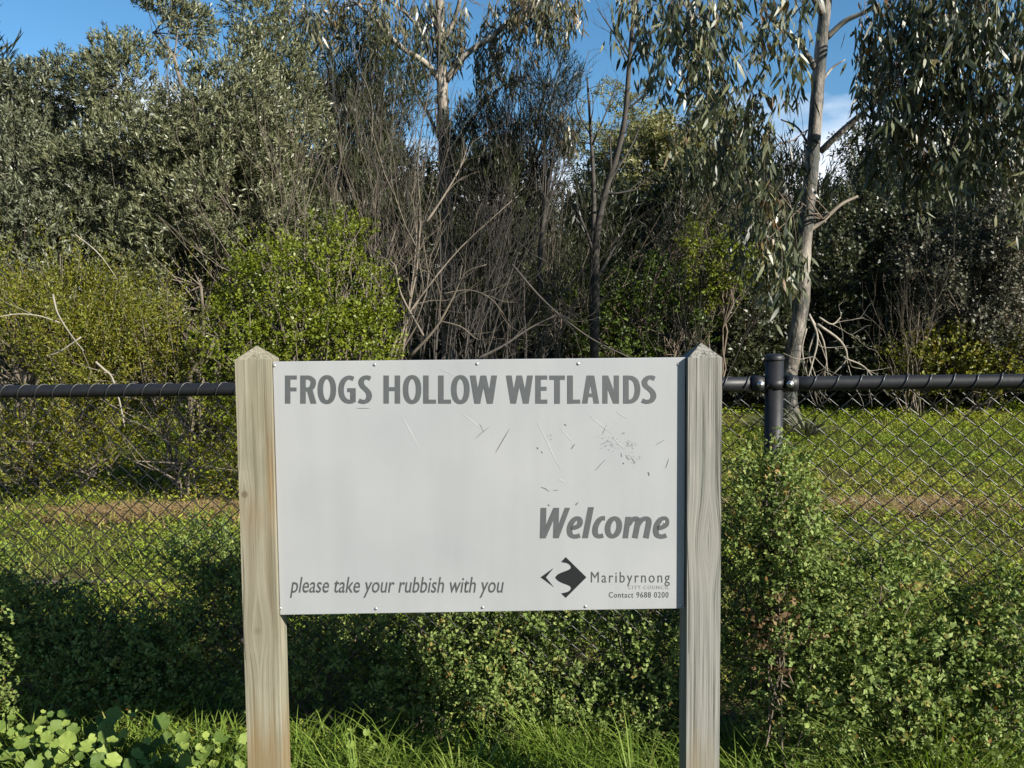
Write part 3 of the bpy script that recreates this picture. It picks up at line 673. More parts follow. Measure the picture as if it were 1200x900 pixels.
plant('background_tree', 'pale yellow-green treetop lit by sun far behind the thin sapling', 'tree', 'trees closing the view behind', (725, 27),
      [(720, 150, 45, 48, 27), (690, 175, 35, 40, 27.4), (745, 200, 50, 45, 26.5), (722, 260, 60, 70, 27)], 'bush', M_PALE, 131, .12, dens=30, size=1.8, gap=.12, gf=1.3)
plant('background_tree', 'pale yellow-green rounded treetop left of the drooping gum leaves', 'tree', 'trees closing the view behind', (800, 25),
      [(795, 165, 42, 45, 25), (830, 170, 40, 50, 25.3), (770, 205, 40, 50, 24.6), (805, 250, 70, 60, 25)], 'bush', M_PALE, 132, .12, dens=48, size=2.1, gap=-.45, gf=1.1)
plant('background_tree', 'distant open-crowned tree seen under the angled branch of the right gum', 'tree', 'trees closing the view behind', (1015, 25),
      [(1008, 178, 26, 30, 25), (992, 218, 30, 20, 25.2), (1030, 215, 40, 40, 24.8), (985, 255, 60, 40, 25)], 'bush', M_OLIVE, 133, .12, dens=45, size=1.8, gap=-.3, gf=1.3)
# shaded scrub at the far edge of the grass
for i, (px, Y, hw, mt, lab) in enumerate([(-150, 12.5, 130, M_OLIVE, 'scrub at the meadow edge beyond the left picture edge'), (560, 15.5, 110, M_DARK, 'dark scrub hidden low behind the sign top edge'), (760, 15.8, 110, M_DARK, 'dark scrub low behind the right sign post'), (890, 16, 80, M_DARK, 'dark scrub at the far grass edge left of the right gum foot'), (1010, 16, 90, M_DARK, 'dark scrub at the far grass edge right of the right gum foot'), (1120, 15.8, 90, M_OLIVE, 'scrub at the far grass edge under the grey bush'), (1230, 15.6, 90, M_DARK, 'scrub at the far grass edge by the right picture edge'), (1380, 15, 120, M_OLIVE, 'scrub at the meadow edge beyond the right picture edge')]):
    cl = [(px, 420, hw, 40, Y, .8), (px - hw * .5, 446, hw * .7, 34, Y - 1.1, .7), (px + hw * .5, 446, hw * .7, 34, Y - .9, .7)]  # low front clumps also stand in for the shadow strip on the grass
    plant('edge_scrub', lab, 'bush', 'scrub along the far edge of the grass', (px, Y), cl, 'bush', mt, 140 + i, .04, M_TWIGD, dens=52, size=1.9, gap=-.5, gf=1.6, twigs=.08, twig_r=.006)

# ---- silver shrubs at left
plant('silver_wattle_tree', 'tall silver-green wattle with a topmost tuft against blue sky at left', 'tree', 'silver foliage trees', (235, 10.4),
      [(180, 28, 60, 38, 10.4), (262, 92, 68, 48, 10.5), (150, 105, 62, 60, 10.3), (240, 150, 95, 75, 10.0), (320, 120, 55, 75, 10.6), (170, 205, 95, 75, 9.8), (270, 240, 95, 70, 9.7), (120, 290, 90, 60, 9.6), (330, 215, 60, 80, 10.2), (235, 320, 100, 60, 9.5), (300, 20, 32, 26, 10.9)],
      'silver', M_SILVER, 21, .06, M_TWIG, dens=170, gap=-.13, gf=2.1, lump=.4, twigs=.045)
plant('silver_wattle_tree', 'lower blue-silver wattle rounding down to the left picture edge', 'tree', 'silver foliage trees', (20, 10.2),
      [(40, 120, 70, 52, 10.6), (85, 110, 50, 48, 10.9), (-25, 150, 75, 75, 10.4), (30, 200, 95, 65, 10.0), (90, 240, 80, 60, 9.8), (10, 285, 95, 65, 9.6), (-90, 220, 90, 120, 10), (70, 330, 90, 50, 9.5)],
      'silver', M_SILVERB, 22, .06, M_TWIG, dens=170, gap=-.13, gf=2.1, lump=.4, twigs=.045)

# ---- bare grey twig shrubs in the middle
def twig_shrub(label, px, Y, ytop, nst, spread_px, mat, seed, r=.016, depth=3, lean=0., spread=.33, up=.35, kids=(2, 5)):
    rng = np.random.default_rng(seed); loc = at(px, 440, Y) * np.array([1, 1, 0]); T = thing('twig_shrub', loc, label, 'shrub', 'bare twiggy shrubs')
    H = at(px, ytop, Y)[2]
    for i in range(nst):
        mb = MB(); a = rng.uniform(-1, 1); p = loc + np.array([a * spread_px * .25 * Y / F, rng.normal() * .2, -.05])
        grow(mb, rng, p, (a * spread_px * .75 * Y / F / H + lean, rng.normal() * .12, 1), H * rng.uniform(.4, .66), r * rng.uniform(.6, 1.2), depth, up, spread, kids)
        mb.build('stem', mat, T, loc)
twig_shrub('pale beige bare shrub with dense upright twigs beside the silver wattle', 400, 9.4, 40, 13, 120, M_TWIG, 41, .02)
twig_shrub('grey bare shrub with thin upright twigs before the middle gum trunk', 500, 9.8, 90, 12, 130, M_TWIGD, 42, .018)
twig_shrub('dark tangled bare shrub below the middle gum', 570, 11.2, 190, 16, 190, M_TWIGD, 43, .013, spread=.55, up=.15)
twig_shrub('grey bare shrub with curving twigs left of the thin sapling', 620, 12.2, 175, 12, 90, M_TWIG, 44, .012)
twig_shrub('fine bare shrub behind the right sign post', 800, 13.4, 215, 12, 130, M_TWIGD, 45, .012, spread=.5)
twig_shrub('bare multi-stemmed shrub left of the grey bush at right', 1075, 13.2, 290, 14, 80, M_TWIG, 46, .013, depth=2)
def bare_limbs(name, label, px, Y, lines, mat, seed, cat='branch', group=None, twigs=2, k=6, part='limb'):
    """hand-placed limbs: lists of (px, py) with radius in px"""
    rng = np.random.default_rng(seed); loc = at(px, 440, Y) * np.array([1, 1, 0]); T = thing(name, loc, label, cat, group)
    for (pts, r0, r1, dy) in lines:
        P = np.array([at(x, y, Y + dy * i / max(1, len(pts) - 1)) for i, (x, y) in enumerate(pts)]); Ps = smooth_pts(P, 4); P = Ps
        mb = MB(); rad = np.linspace(r0, r1, len(P)) * Y / F; mb.tube(P, rad, k)
        for _ in range(twigs):
            i = rng.integers(len(P) // 3, len(P)); dd = nrm(P[i] - P[i - 1]); grow(mb, rng, P[i], dd + rng.normal(size=3) * .5, rng.uniform(.25, .6), rad[i] * .45, 1, .1, .5, (1, 4), 4)
        mb.build(part, mat, T, loc)
    return T
bare_limbs('leaning_dead_shrub', 'leaning dead shrub with arching pale twigs above the sign panel', 455, 8.4,
           [([(455, 425), (470, 385), (495, 345), (540, 290), (600, 235)], 2.2, .4, .5), ([(470, 425), (478, 370), (483, 330), (487, 300)], 1.8, .4, .2), ([(478, 420), (510, 385), (530, 350), (545, 320), (570, 310)], 2.0, .4, -.3),
            ([(510, 375), (540, 383), (560, 398), (580, 395)], 1.1, .4, -.3), ([(515, 345), (550, 340), (575, 350), (590, 368)], 1.0, .4, -.2), ([(500, 400), (470, 345), (462, 310), (440, 300)], 1.6, .4, .2), ([(500, 260), (520, 230), (540, 195), (548, 170)], 1.6, .4, .4)], M_TWIG, 47, 'shrub', twigs=4)
bare_limbs('dead_branch', 'long fallen pale branch leaning in the dark right of the dead shrub', 640, 8.6, [([(560, 420), (590, 405), (620, 385), (650, 370)], 2.0, .7, .3), ([(600, 310), (640, 355), (690, 395), (740, 420)], 1.4, .7, .4)], M_TWIGD, 48, twigs=4)

# ---- middle gum
NC = 16
def gum(label, px, Y, limbs, curtains, leafm, seed, bark=M_BARK, Ls=.19, Ws=.034, name='gum_tree', olive=False):
    rng = np.random.default_rng(seed); loc = at(px, 440, Y) * np.array([1, 1, 0]); T = thing(name, loc, label, 'tree', 'gum trees'); tips = []
    for li, (pts, r0, r1, dy, mat) in enumerate(limbs):
        P = [at(x, y, Y + dy * i / max(1, len(pts) - 1)) for i, (x, y) in enumerate(pts)]
        if li == 0: P = [loc + np.array([0, 0, -.2])] + P
        P = smooth_pts(np.array(P), 5); rad = np.linspace(r0, r1, len(P)) * Y / F
        if li == 0: rad[:4] *= np.linspace(1.5, 1.05, 4)
        rad = rad * (1 + rng.normal(size=len(P)) * .035)
        mb = MB(); mb.tube(P, rad, 12 if r0 > 6 else 8); mb.build('trunk' if li == 0 else 'branch', mat or bark, T, loc)
        tips.append(P)
    allp = np.concatenate([p[len(p) // 3:] for p in tips[1:]]) if len(tips) > 1 else tips[0]
    for (x, y0, y1, hw, n, dy) in curtains:
        lv = Leaves(); tw = MB(); C = at(x, y0, Y + dy); k = (Y + dy) / F
        for q in range(n):
            st = C + np.array([rng.uniform(-1, 1) * hw * k, rng.normal() * .32, rng.uniform(-.12, .12) - abs(rng.normal()) * .1])
            ln = max(.25, (y1 - y0) * k * rng.uniform(.45, 1.05)); m = 7; drift = rng.normal(size=2) * .12
            t = np.linspace(0, 1, m); S = st + np.stack([drift[0] * t * ln + .05 * np.sin(t * 4 + q), drift[1] * t * ln, -ln * t ** 1.1], -1)
            if q % 4 == 0:
                j = allp[np.argmin(((allp - st) ** 2).sum(1))]; W_ = wig(rng, j, st, 6, .08, .08); tw.tube(W_, np.linspace(.012, .004, 6), 4, False)
            tw.tube(S, np.linspace(.0035, .0015, m), 3, False)
            nl = int(ln / .024); tt = np.clip(rng.choice([.3, .55, .8, 1.0], nl, p=[.15, .25, .3, .3]) * rng.uniform(.85, 1.1) + rng.normal(0, .07, nl), .05, 1); Pp = st + (S[np.minimum((tt * (m - 1)).astype(int), m - 1)] - st) + rng.normal(size=(nl, 3)) * np.array([.055, .055, .03])
            D = nrm(rng.normal(size=(nl, 3)) * np.array([.42, .42, .22]) + np.array([0, 0, -1.])); N = nrm(rng.normal(size=(nl, 3)) * np.array([1, 1, .2]))
            b = np.clip(rng.normal(.48, .2), .05, .9)
            lv.add(Pp, D, N, Ls * rng.uniform(.55, 1.2, nl), Ws * rng.uniform(.7, 1.3, nl), np.clip(b + rng.normal(0, .18, nl), .01, .99), 'lance', rng.normal() * .06)
        br = tw.build('twigs', M_STEM, T, loc); o = lv.build('leaf_cluster', leafm, T, loc); o['kind'] = 'stuff'; br['kind'] = 'stuff'
    return T
gum('straight gum tree in the middle distance with pale forking limbs', 522, 13.0,
    [([(526, 380), (524, 260), (521, 180), (518, 90), (516, 20), (514, -40)], 9, 5, 0, None),
     ([(520, 100), (500, 75), (470, 55), (440, 25), (420, 5)], 4, 2, -.6, M_TWIGW), ([(522, 95), (545, 65), (580, 40), (612, 12), (650, -10)], 4.5, 2, -.5, None),
     ([(519, 60), (508, 20), (500, -30)], 3.5, 2, .4, None), ([(520, 50), (535, 15), (545, -30)], 3, 2, -.2, None), ([(500, 45), (480, 20), (455, 0)], 2.5, 1.2, .3, M_TWIGW), ([(523, 190), (560, 130), (590, 100)], 3, 1.2, .3, None), ([(522, 180), (500, 130), (480, 100)], 2.5, 1.2, .5, None)],
    [(350, -25, 50, 40, 16, 0), (400, -20, 60, 40, 16, -.5), (455, -10, 75, 40, 18, -.3), (500, -10, 80, 40, 18, .3), (560, 0, 95, 45, 20, .2), (610, -30, 40, 35, 22, -.4), (645, -25, 42, 28, 18, -.6), (590, 50, 110, 35, 12, .3), (470, 60, 130, 35, 10, .4), (340, 20, 80, 25, 10, .5), (540, 100, 150, 35, 8, .5), (660, 130, 185, 22, 9, -.2)], M_EUC2, 61, Ls=.19, Ws=.03)
plant('dark_wattle_tree', 'dark rounded fine-leaved treetop right of the middle gum', 'tree', None, (560, 12.4),
      [(640, 92, 40, 32, 12.4), (605, 135, 48, 42, 12.5), (655, 140, 34, 45, 12.2), (625, 185, 45, 40, 12.4), (600, 225, 60, 45, 12.3), (560, 180, 40, 55, 12.7)], 'broom', M_DARK, 23, .06, M_TWIGD, dens=95, size=.9, gap=-.12, gf=2.4, twigs=.2)
plant('dark_wattle_tree', 'dark fine-leaved tree filling behind the beige twigs', 'tree', None, (430, 12.6),
      [(440, 120, 60, 70, 12.6), (380, 80, 55, 65, 12.8), (470, 200, 70, 80, 12.4), (400, 230, 80, 80, 12.2), (545, 260, 80, 70, 12.2), (350, 300, 70, 80, 12), (470, 320, 110, 70, 12)], 'broom', M_OLIVE, 24, .06, M_TWIGD, dens=75, size=1.1, gap=-.2, gf=2.0, twigs=.2)

# ---- thin sapling
bare_limbs('thin_sapling', 'thin dark sapling with bare forking twigs against the sky', 698, 12.6,
           [([(697, 440), (698, 330), (700, 270), (712, 215), (722, 185), (732, 140), (737, 80), (742, 20), (748, -30)], 5, 1.8, -.5), ([(696, 430), (694, 330), (696, 230), (692, 150), (688, 90)], 4.5, 1.0, .3), ([(733, 130), (755, 112), (770, 100)], 1.5, .6, -.2), ([(738, 70), (720, 40), (700, 10)], 1.4, .5, .2), ([(712, 215), (735, 180), (750, 150)], 1.5, .5, .2), ([(694, 170), (715, 120), (724, 90)], 1.2, .4, .1), ([(693, 160), (675, 120), (690, 60)], 1.1, .4, .2), ([(697, 300), (680, 255), (660, 225)], 2, .6, .3), ([(698, 330), (720, 290), (740, 255)], 2.2, .6, .3)], M_TWIGD, 49, 'sapling', twigs=5)

# ---- right gum
RG = [([(924, 452), (930, 410), (940, 350), (941, 300), (948, 230), (953, 175), (957, 120), (962, 60), (968, 0), (975, -60)], 10, 6, 0, None),
      ([(961, 178), (985, 155), (1008, 135), (1026, 120)], 4.2, 2.6, -.5, None), ([(968, 45), (990, 25), (1012, 15), (1030, 5)], 3.6, 2.2, -.4, M_TWIGW), ([(955, 80), (943, 60), (932, 45), (915, 35)], 3.8, 1.6, -.3, None),
      ([(948, 270), (965, 258), (985, 240), (1005, 230)], 3.2, 1.4, .3, M_TWIG), ([(966, 20), (940, -20), (890, -45), (830, -55), (770, -50)], 4, 1.5, -1.2, None), ([(970, -10), (1010, -40), (1080, -55), (1150, -60)], 4, 1.5, -1.0, None), ([(1026, 120), (1070, 70), (1110, 40), (1150, 30)], 2.6, 1., -.4, None), ([(960, 100), (975, 80), (990, 70)], 1.8, .8, .2, None), ([(953, 180), (935, 150), (915, 140)], 1.6, .8, .2, None)]
RC = [(745, -35, 55, 18, 11, -1.1), (770, -40, 95, 22, 15, -1.3), (795, -30, 110, 22, 16, -1.0), (830, -40, 100, 25, 17, -1.2), (865, -40, 120, 25, 17, -.9), (900, -20, 110, 20, 14, -.8), (925, -10, 60, 18, 8, -.5),
      (830, 60, 160, 28, 12, -.8), (875, 60, 190, 30, 15, -.7), (850, 120, 215, 35, 13, -.6), (905, 90, 235, 22, 13, -.5), (815, 135, 185, 22, 8, -.5), (890, 200, 315, 18, 11, -.7), (915, 210, 330, 14, 10, -.8), (905, 260, 350, 16, 8, -.9),
      (1040, -30, 80, 22, 15, -.9), (1075, -40, 110, 28, 20, -1.0), (1115, -35, 120, 30, 21, -1.2), (1160, -40, 110, 35, 22, -1.1), (1200, -30, 130, 30, 18, -1.2), (1050, 50, 160, 26, 19, -.5), (1090, 70, 190, 32, 22, -.6), (1135, 80, 210, 35, 24, -.8), (1180, 70, 200, 35, 22, -.9), (1040, 120, 215, 22, 15, -.4), (1085, 150, 235, 35, 16, -.5), (1140, 150, 215, 35, 12, -.6), (990, 90, 120, 12, 3, .2), (1010, 30, 100, 18, 5, 0), (1215, 120, 260, 25, 10, -.9)]
gum('tall gum tree at right with smooth mottled trunk and drooping leaves', 930, 12.0, RG, [(a, b, c, d, max(2, int(e * (.5 if i < 12 else .7 if i < 15 else .8))), f - 1.9) for i, (a, b, c, d, e, f) in enumerate(RC)], M_EUC, 62, M_BARKG)

# ---- understorey behind the fence
GB = 'green bushes beyond the fence'
plant('yellow_green_wattle', 'yellow-green feathery wattle bush above the rail at the left edge', 'bush', GB, (45, 7.8),
      [(40, 330, 75, 60, 7.9), (-30, 330, 60, 60, 7.8), (90, 370, 70, 50, 7.7), (20, 400, 100, 60, 7.6), (110, 420, 80, 55, 7.5), (70, 290, 28, 30, 7.9), (-10, 470, 90, 60, 7.4), (90, 480, 100, 50, 7.4), (30, 530, 110, 38, 7.4), (-60, 520, 80, 45, 7.5), (120, 532, 70, 30, 7.4)], 'wattle', M_WATTLE, 25, .02, M_TWIG, dens=115, gap=.2, gf=3.2, twigs=.12, lump=.35)
plant('yellow_green_wattle', 'low sprawling yellow-green wattle left of the timber post', 'bush', GB, (210, 7.6),
      [(190, 390, 70, 45, 7.7), (240, 410, 70, 50, 7.5), (170, 440, 80, 50, 7.4), (255, 450, 70, 55, 7.4), (220, 500, 90, 45, 7.4), (215, 360, 35, 30, 7.8), (210, 535, 90, 32, 7.4), (290, 530, 60, 40, 7.5)], 'wattle', M_WATTLE, 26, .02, M_TWIG, dens=115, gap=.2, gf=3.2, twigs=.12, lump=.35)
plant('bright_green_bush', 'bright green small-leaved bush just above the top left of the sign', 'bush', GB, (375, 7.4),
      [(385, 300, 55, 32, 7.5), (330, 335, 60, 50, 7.4), (400, 350, 60, 55, 7.3), (350, 395, 85, 50, 7.2), (420, 400, 40, 45, 7.3), (300, 400, 50, 50, 7.2), (365, 275, 28, 22, 7.6), (350, 460, 100, 50, 7.2), (350, 520, 100, 45, 7.2), (300, 330, 32, 30, 7.5), (440, 345, 25, 40, 7.4), (410, 275, 22, 20, 7.6), (450, 405, 18, 30, 7.4), (275, 365, 30, 30, 7.4)], 'green', M_GREEN, 27, .02, M_TWIG, dens=200, gap=-.05, gf=3.4, twigs=.06, lump=.6)
plant('bright_green_bush', 'small bright green bush rising behind the top of the right sign post', 'bush', GB, (838, 13.6),
      [(838, 290, 34, 30, 13.6), (855, 310, 28, 32, 13.5), (825, 330, 30, 30, 13.7)], 'green', M_GREEN, 28, .03, dens=75, size=1.8, gap=-.2)
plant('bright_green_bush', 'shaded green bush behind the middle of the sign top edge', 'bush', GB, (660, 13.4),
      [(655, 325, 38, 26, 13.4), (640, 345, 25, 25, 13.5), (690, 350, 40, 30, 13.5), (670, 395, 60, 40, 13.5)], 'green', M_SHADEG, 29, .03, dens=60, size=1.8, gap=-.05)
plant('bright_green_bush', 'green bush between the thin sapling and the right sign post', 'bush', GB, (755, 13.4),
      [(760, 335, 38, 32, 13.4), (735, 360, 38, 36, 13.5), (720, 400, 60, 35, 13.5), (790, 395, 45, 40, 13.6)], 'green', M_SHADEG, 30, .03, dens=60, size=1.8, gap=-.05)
DB = 'dark bushes under the trees'
plant('dark_bush', 'dark leafy bush left of the right gum trunk foot', 'bush', DB, (875, 14.6), [(880, 370, 55, 60, 14.6), (900, 330, 40, 50, 14.8), (860, 410, 60, 40, 14.5), (890, 440, 60, 30, 14.4)], 'bush', M_OLIVE, 31, .03, dens=55, size=1.3, gap=-.2)
plant('dark_bush', 'dark leafy bush right of the right gum trunk', 'bush', DB, (1005, 14.4), [(1000, 320, 60, 65, 14.5), (1030, 270, 55, 45, 14.7), (985, 390, 60, 50, 14.3), (1060, 240, 50, 45, 14.8), (1050, 370, 50, 50, 14.4), (1020, 435, 80, 35, 14.3)], 'green', M_OLIVE, 32, .03, dens=58, size=2.3, gap=-.15)
plant('dark_bush', 'dark bush in the shade above the middle of the sign', 'bush', DB, (580, 13.8), [(560, 380, 90, 50, 13.8), (620, 330, 70, 60, 14), (680, 300, 60, 60, 14.2), (760, 280, 70, 60, 14.2), (800, 340, 70, 60, 14), (850, 260, 60, 60, 14.4)], 'broom', M_OLIVE, 33, .03, dens=50, size=1.2, gap=-.15)
plant('grey_bush', 'grey-green dusty bush filling the right edge behind the fence', 'bush', None, (1150, 13.4),
      [(1170, 255, 60, 55, 13.4), (1120, 290, 50, 50, 13.5), (1200, 320, 70, 65, 13.3), (1140, 345, 60, 45, 13.3), (1180, 390, 70, 40, 13.2), (1240, 260, 60, 70, 13.4), (1085, 320, 40, 45, 13.6)], 'green', M_GREY, 34, .03, M_TWIG, dens=95, size=1.9, gap=-.25, gf=2.2, twigs=.2)
plant('yellow_green_wattle', 'low yellow-green bush behind the rail at right', 'bush', GB, (1120, 13.2), [(1110, 420, 60, 34, 13.2), (1180, 425, 60, 34, 13.1), (1070, 435, 40, 30, 13.3), (1230, 430, 60, 34, 13)], 'green', M_WATTLE, 35, .02, dens=75, size=1.8, gap=-.2)
def strappy(label, px, py, Y, n, Ln, seed):
    rng = np.random.default_rng(seed); loc = at(px, py, Y) * np.array([1, 1, 0]); T = thing('strap_leaved_plant', loc, label, 'plant'); lv = Leaves()
    az = rng.uniform(0, 6.283, n); tl = rng.uniform(.3, 1.3, n); D = nrm(np.stack([np.cos(az) * tl, np.sin(az) * tl, np.ones(n)], -1)); N = np.stack([np.cos(az), np.sin(az), 0 * az], -1)
    lv.add(loc + D * .02, D, N, Ln * rng.uniform(.6, 1.1, n), rng.uniform(.03, .05, n), rng.uniform(.2, .9, n), 'blade', .35)
    o = lv.build('strap_leaves', M_SILVERB, T, loc); o['kind'] = 'stuff'
strappy('grey-green strap-leaved plant beside the foot of the right gum', 945, 508, 10.9, 60, .55, 91)
strappy('small grey-green strap-leaved plant left of the right gum foot', 905, 500, 11.6, 40, .5, 92)
bare_limbs('dead_branch', 'bleached bare branch sticking out of the yellow-green wattle at left', 60, 6.7, [([(62, 345), (68, 368), (85, 395), (98, 411)], 1.2, .5, -.2), ([(70, 378), (45, 370), (20, 368), (-5, 372)], .9, .6, -.2), ([(112, 424), (122, 433), (131, 442), (140, 470), (146, 500)], 1.5, .9, 0.1), ([(95, 395), (70, 412), (58, 416)], 1.0, .6, 0), ([(88, 275), (108, 290), (122, 305), (138, 328)], .9, .4, .1)], M_TWIGW, 50, twigs=1)
bare_limbs('dead_branch', 'tangle of pale dead twigs at the foot of the right gum', 960, 11.4, [([(948, 368), (958, 395), (952, 425), (945, 450)], 1.5, .8, -.1), ([(950, 372), (965, 400), (970, 440)], 1.4, .7, .1), ([(958, 380), (985, 400), (992, 420), (975, 440)], 1.7, .8, .1), ([(945, 385), (940, 410), (946, 440)], 1.2, .6, 0), ([(960, 372), (975, 380), (985, 372)], 1.2, .6, .1), ([(990, 420), (1010, 428), (1022, 440)], 1.2, .5, 0), ([(955, 390), (948, 415), (957, 445)], 1.2, .6, 0)], M_TWIGW, 51, twigs=4)
bare_limbs('fallen_stick', 'long dark stick lying flat in the grass beyond the fence at left', 135, 5.05, [([(36, 683), (90, 682), (150, 682), (232, 681)], 3.2, 2.0, .1)], M_TWIGD, 52, twigs=0, part='stick')

# ------------------------------------------------------------------ low shrubs along the fence
def low(label, px, clumps, seed, mat=M_SALT, dens=980, size=1., gap=-.2):
    plant('low_shrub', label, 'shrub', 'low shrubs growing through the fence', (px, clumps[0][4]), clumps, 'salt', mat, seed, .007, M_STEM, M_STEM, dens, size, gap, 6.0, .1, .4, .04, True, 'stem', .0013)
low('dense small-leaved shrub under the right half of the sign panel', 700, [(690, 770, 85, 65, 3.06, .2), (765, 760, 70, 70, 3.02, .2), (720, 700, 90, 60, 3.1, .2), (640, 740, 60, 60, 3.08, .2), (760, 830, 60, 45, 2.95, .14), (680, 830, 60, 40, 2.98, .14), (750, 865, 70, 30, 2.92, .1)], 71)
low('dense small-leaved shrub under the middle of the sign panel', 540, [(540, 770, 80, 65, 3.1, .2), (480, 780, 55, 60, 3.1, .2), (560, 710, 80, 55, 3.14, .2), (590, 800, 55, 50, 3.02, .18), (500, 820, 60, 40, 3.02, .14), (570, 850, 70, 30, 2.96, .1)], 72)
low('shadowed shrub behind the foot of the left timber post', 380, [(385, 770, 70, 60, 3.16, .2), (320, 760, 65, 65, 3.18, .2), (270, 720, 55, 75, 3.2, .2), (250, 650, 45, 45, 3.26, .16), (420, 720, 60, 60, 3.18, .18)], 73)
low('shadowed weedy shrub below the mesh at the left edge', 80, [(40, 730, 80, 50, 3.22, .2), (120, 760, 80, 45, 3.2, .2), (200, 770, 70, 50, 3.18, .2), (-40, 720, 70, 60, 3.25, .2), (30, 790, 80, 45, 3.14, .16), (160, 810, 80, 35, 3.1, .14)], 74)
low('tall small-leaved shrub climbing the black fence post', 895, [(900, 600, 52, 72, 2.74, .11), (872, 670, 38, 80, 2.9, .1), (930, 640, 42, 60, 2.74, .11), (905, 550, 38, 30, 2.78, .08), (950, 690, 55, 55, 2.72, .13), (884, 770, 44, 60, 2.86, .12), (930, 750, 55, 50, 2.68, .12), (876, 840, 42, 40, 2.82, .1), (930, 850, 50, 40, 2.66, .1)], 75, size=.95, dens=1250, gap=-.35)
low('glossy round-leaved shrub sloping down at the lower right', 1040, [(1030, 700, 70, 50, 2.72, .14), (1000, 770, 75, 55, 2.66, .14), (1080, 770, 70, 55, 2.66, .14), (1110, 710, 70, 45, 2.7, .13), (1050, 815, 70, 40, 2.62, .12), (960, 820, 60, 40, 2.64, .1), (1000, 862, 60, 32, 2.62, .1), (1080, 862, 60, 30, 2.62, .1)], 76, size=1.2)
low('leafy shrub at the lower right picture edge', 1170, [(1180, 740, 60, 55, 2.66, .14), (1220, 700, 60, 55, 2.68, .14), (1160, 800, 60, 45, 2.62, .12), (1235, 790, 60, 60, 2.6, .12), (1170, 858, 60, 30, 2.6, .1)], 77, size=1.25)

M_BROWN = leafmat('dead_brown_leaf', [(.08, .05, .02), (.17, .11, .05), (.26, .18, .09)], .7, .1, .2)
plant('withered_shrub', 'withered brown sprig in the hedge right of the right timber post', 'shrub', None, (915, 2.62), [(915, 745, 26, 24, 2.62, .06), (940, 730, 20, 18, 2.64, .05), (900, 775, 18, 16, 2.62, .05)], 'salt', M_BROWN, 78, .006, M_STEM, M_STEM, 620, 1.2, -.1, 6., .3, .3, .2, True, 'stem', .0016)

# ------------------------------------------------------------------ grass and weeds
def scatter(name, label, n, region, mat, seed, kind, Lr, Wr, bend=.35, dens_fn=None, zoff=0., mound=0.):
    rng = np.random.default_rng(seed); x0, x1, y0, y1 = region
    Y = y0 * (y1 / y0) ** rng.random(n) if y0 > 0 else rng.uniform(y0, y1, n)
    X = rng.uniform(x0, x1, n)
    if x0 == 'view': pass
    P = np.stack([X, Y, 0 * X + zoff], -1)
    if dens_fn is not None: P = P[dens_fn(P, rng)]
    n = len(P); az = rng.uniform(0, 6.283, n); s = 1 + np.clip(P[:, 1] - 3, 0, 12) * .085
    if kind == 'blade':
        D = nrm(np.stack([np.cos(az) * .35, np.sin(az) * .35, np.ones(n)], -1)); N = np.stack([np.cos(az), np.sin(az), 0 * az], -1)
    else:
        D = nrm(np.stack([np.cos(az), np.sin(az), rng.uniform(.1, 1.1, n)], -1)); N = nrm(np.stack([0 * az, 0 * az, 0 * az + 1], -1) + rng.normal(size=(n, 3)) * .3); P[:, 2] += rng.uniform(0, .06, n) * s + mound * np.clip(Noise3(seed + 3, 9.0, 2)(P) + .1, 0, 1) * rng.uniform(.3, 1, n)
    base = .46 + .33 * Noise3(seed, 1.6)(P)
    lv = Leaves(); lv.add(P, D, N, rng.uniform(*Lr, n) * s, rng.uniform(*Wr, n) * s, np.clip(base + rng.normal(0, .16, n), .01, .99), kind, bend)
    o = lv.build(name, mat, None); tag(o, label, name.replace('_', ' ').split()[-1], None, 'stuff'); return o
def view_x(P, pad=1.25): return np.abs(P[:, 0]) < (P[:, 1] * .6 * pad + .4)
def straw_w(P):
    return sum(np.exp(-(((P[:, 0] - c[0]) / a) ** 2 + ((P[:, 1] - c[1]) / b) ** 2)) for c, a, b in STRAW)
nb = Noise3(9, 3.0)
scatter('meadow_weeds', 'short weedy green ground cover beyond the fence', 310000, (-11, 11, 3.3, 16.5), M_WEED, 81, 'diamond', (.014, .034), (.008, .018), .1, lambda P, r: view_x(P) & (r.random(len(P)) > straw_w(P) * .9) & (r.random(len(P)) < .8 + 1.6 * Noise3(84, 9.0, 2)(P)), mound=.16)
scatter('meadow_grass', 'short grass among the weeds beyond the fence', 75000, (-11, 11, 3.2, 16.5), M_MEADOW, 82, 'blade', (.05, .14), (.003, .0055), .45, lambda P, r: view_x(P) & (r.random(len(P)) > straw_w(P) * .85) & (nb(P) > -.3))
scatter('dry_straw_litter', 'straw-coloured dry grass patches beyond the fence', 120000, (-5, 5, 5.6, 7.6), M_STRAW, 83, 'blade', (.05, .12), (.004, .008), 1.1, lambda P, r: view_x(P) & (r.random(len(P)) < straw_w(P) * .8))
scatter('verge_grass', 'bright green grass at the foot of the sign', 34000, (-2.4, 2.4, 2.0, 3.0), M_GRASS, 84, 'blade', (.08, .27), (.003, .0065), .6, lambda P, r: (P[:, 1] < fy(P[:, 0]) - .12) & (r.random(len(P)) < .55 + .4 * nb(P * 1.7)))
scatter('verge_weeds', 'small leafy weeds at the foot of the sign', 22000, (-2.4, 2.4, 2.0, 3.1), M_WEED, 85, 'diamond', (.018, .04), (.010, .02), .1, lambda P, r: (nb(P * 2) > -.3))
scatter('near_lawn', 'short grass in front of the sign on the viewer side', 7000, (-3.5, 3.5, .3, 2.1), M_GRASS, 86, 'blade', (.05, .12), (.003, .006), .45)
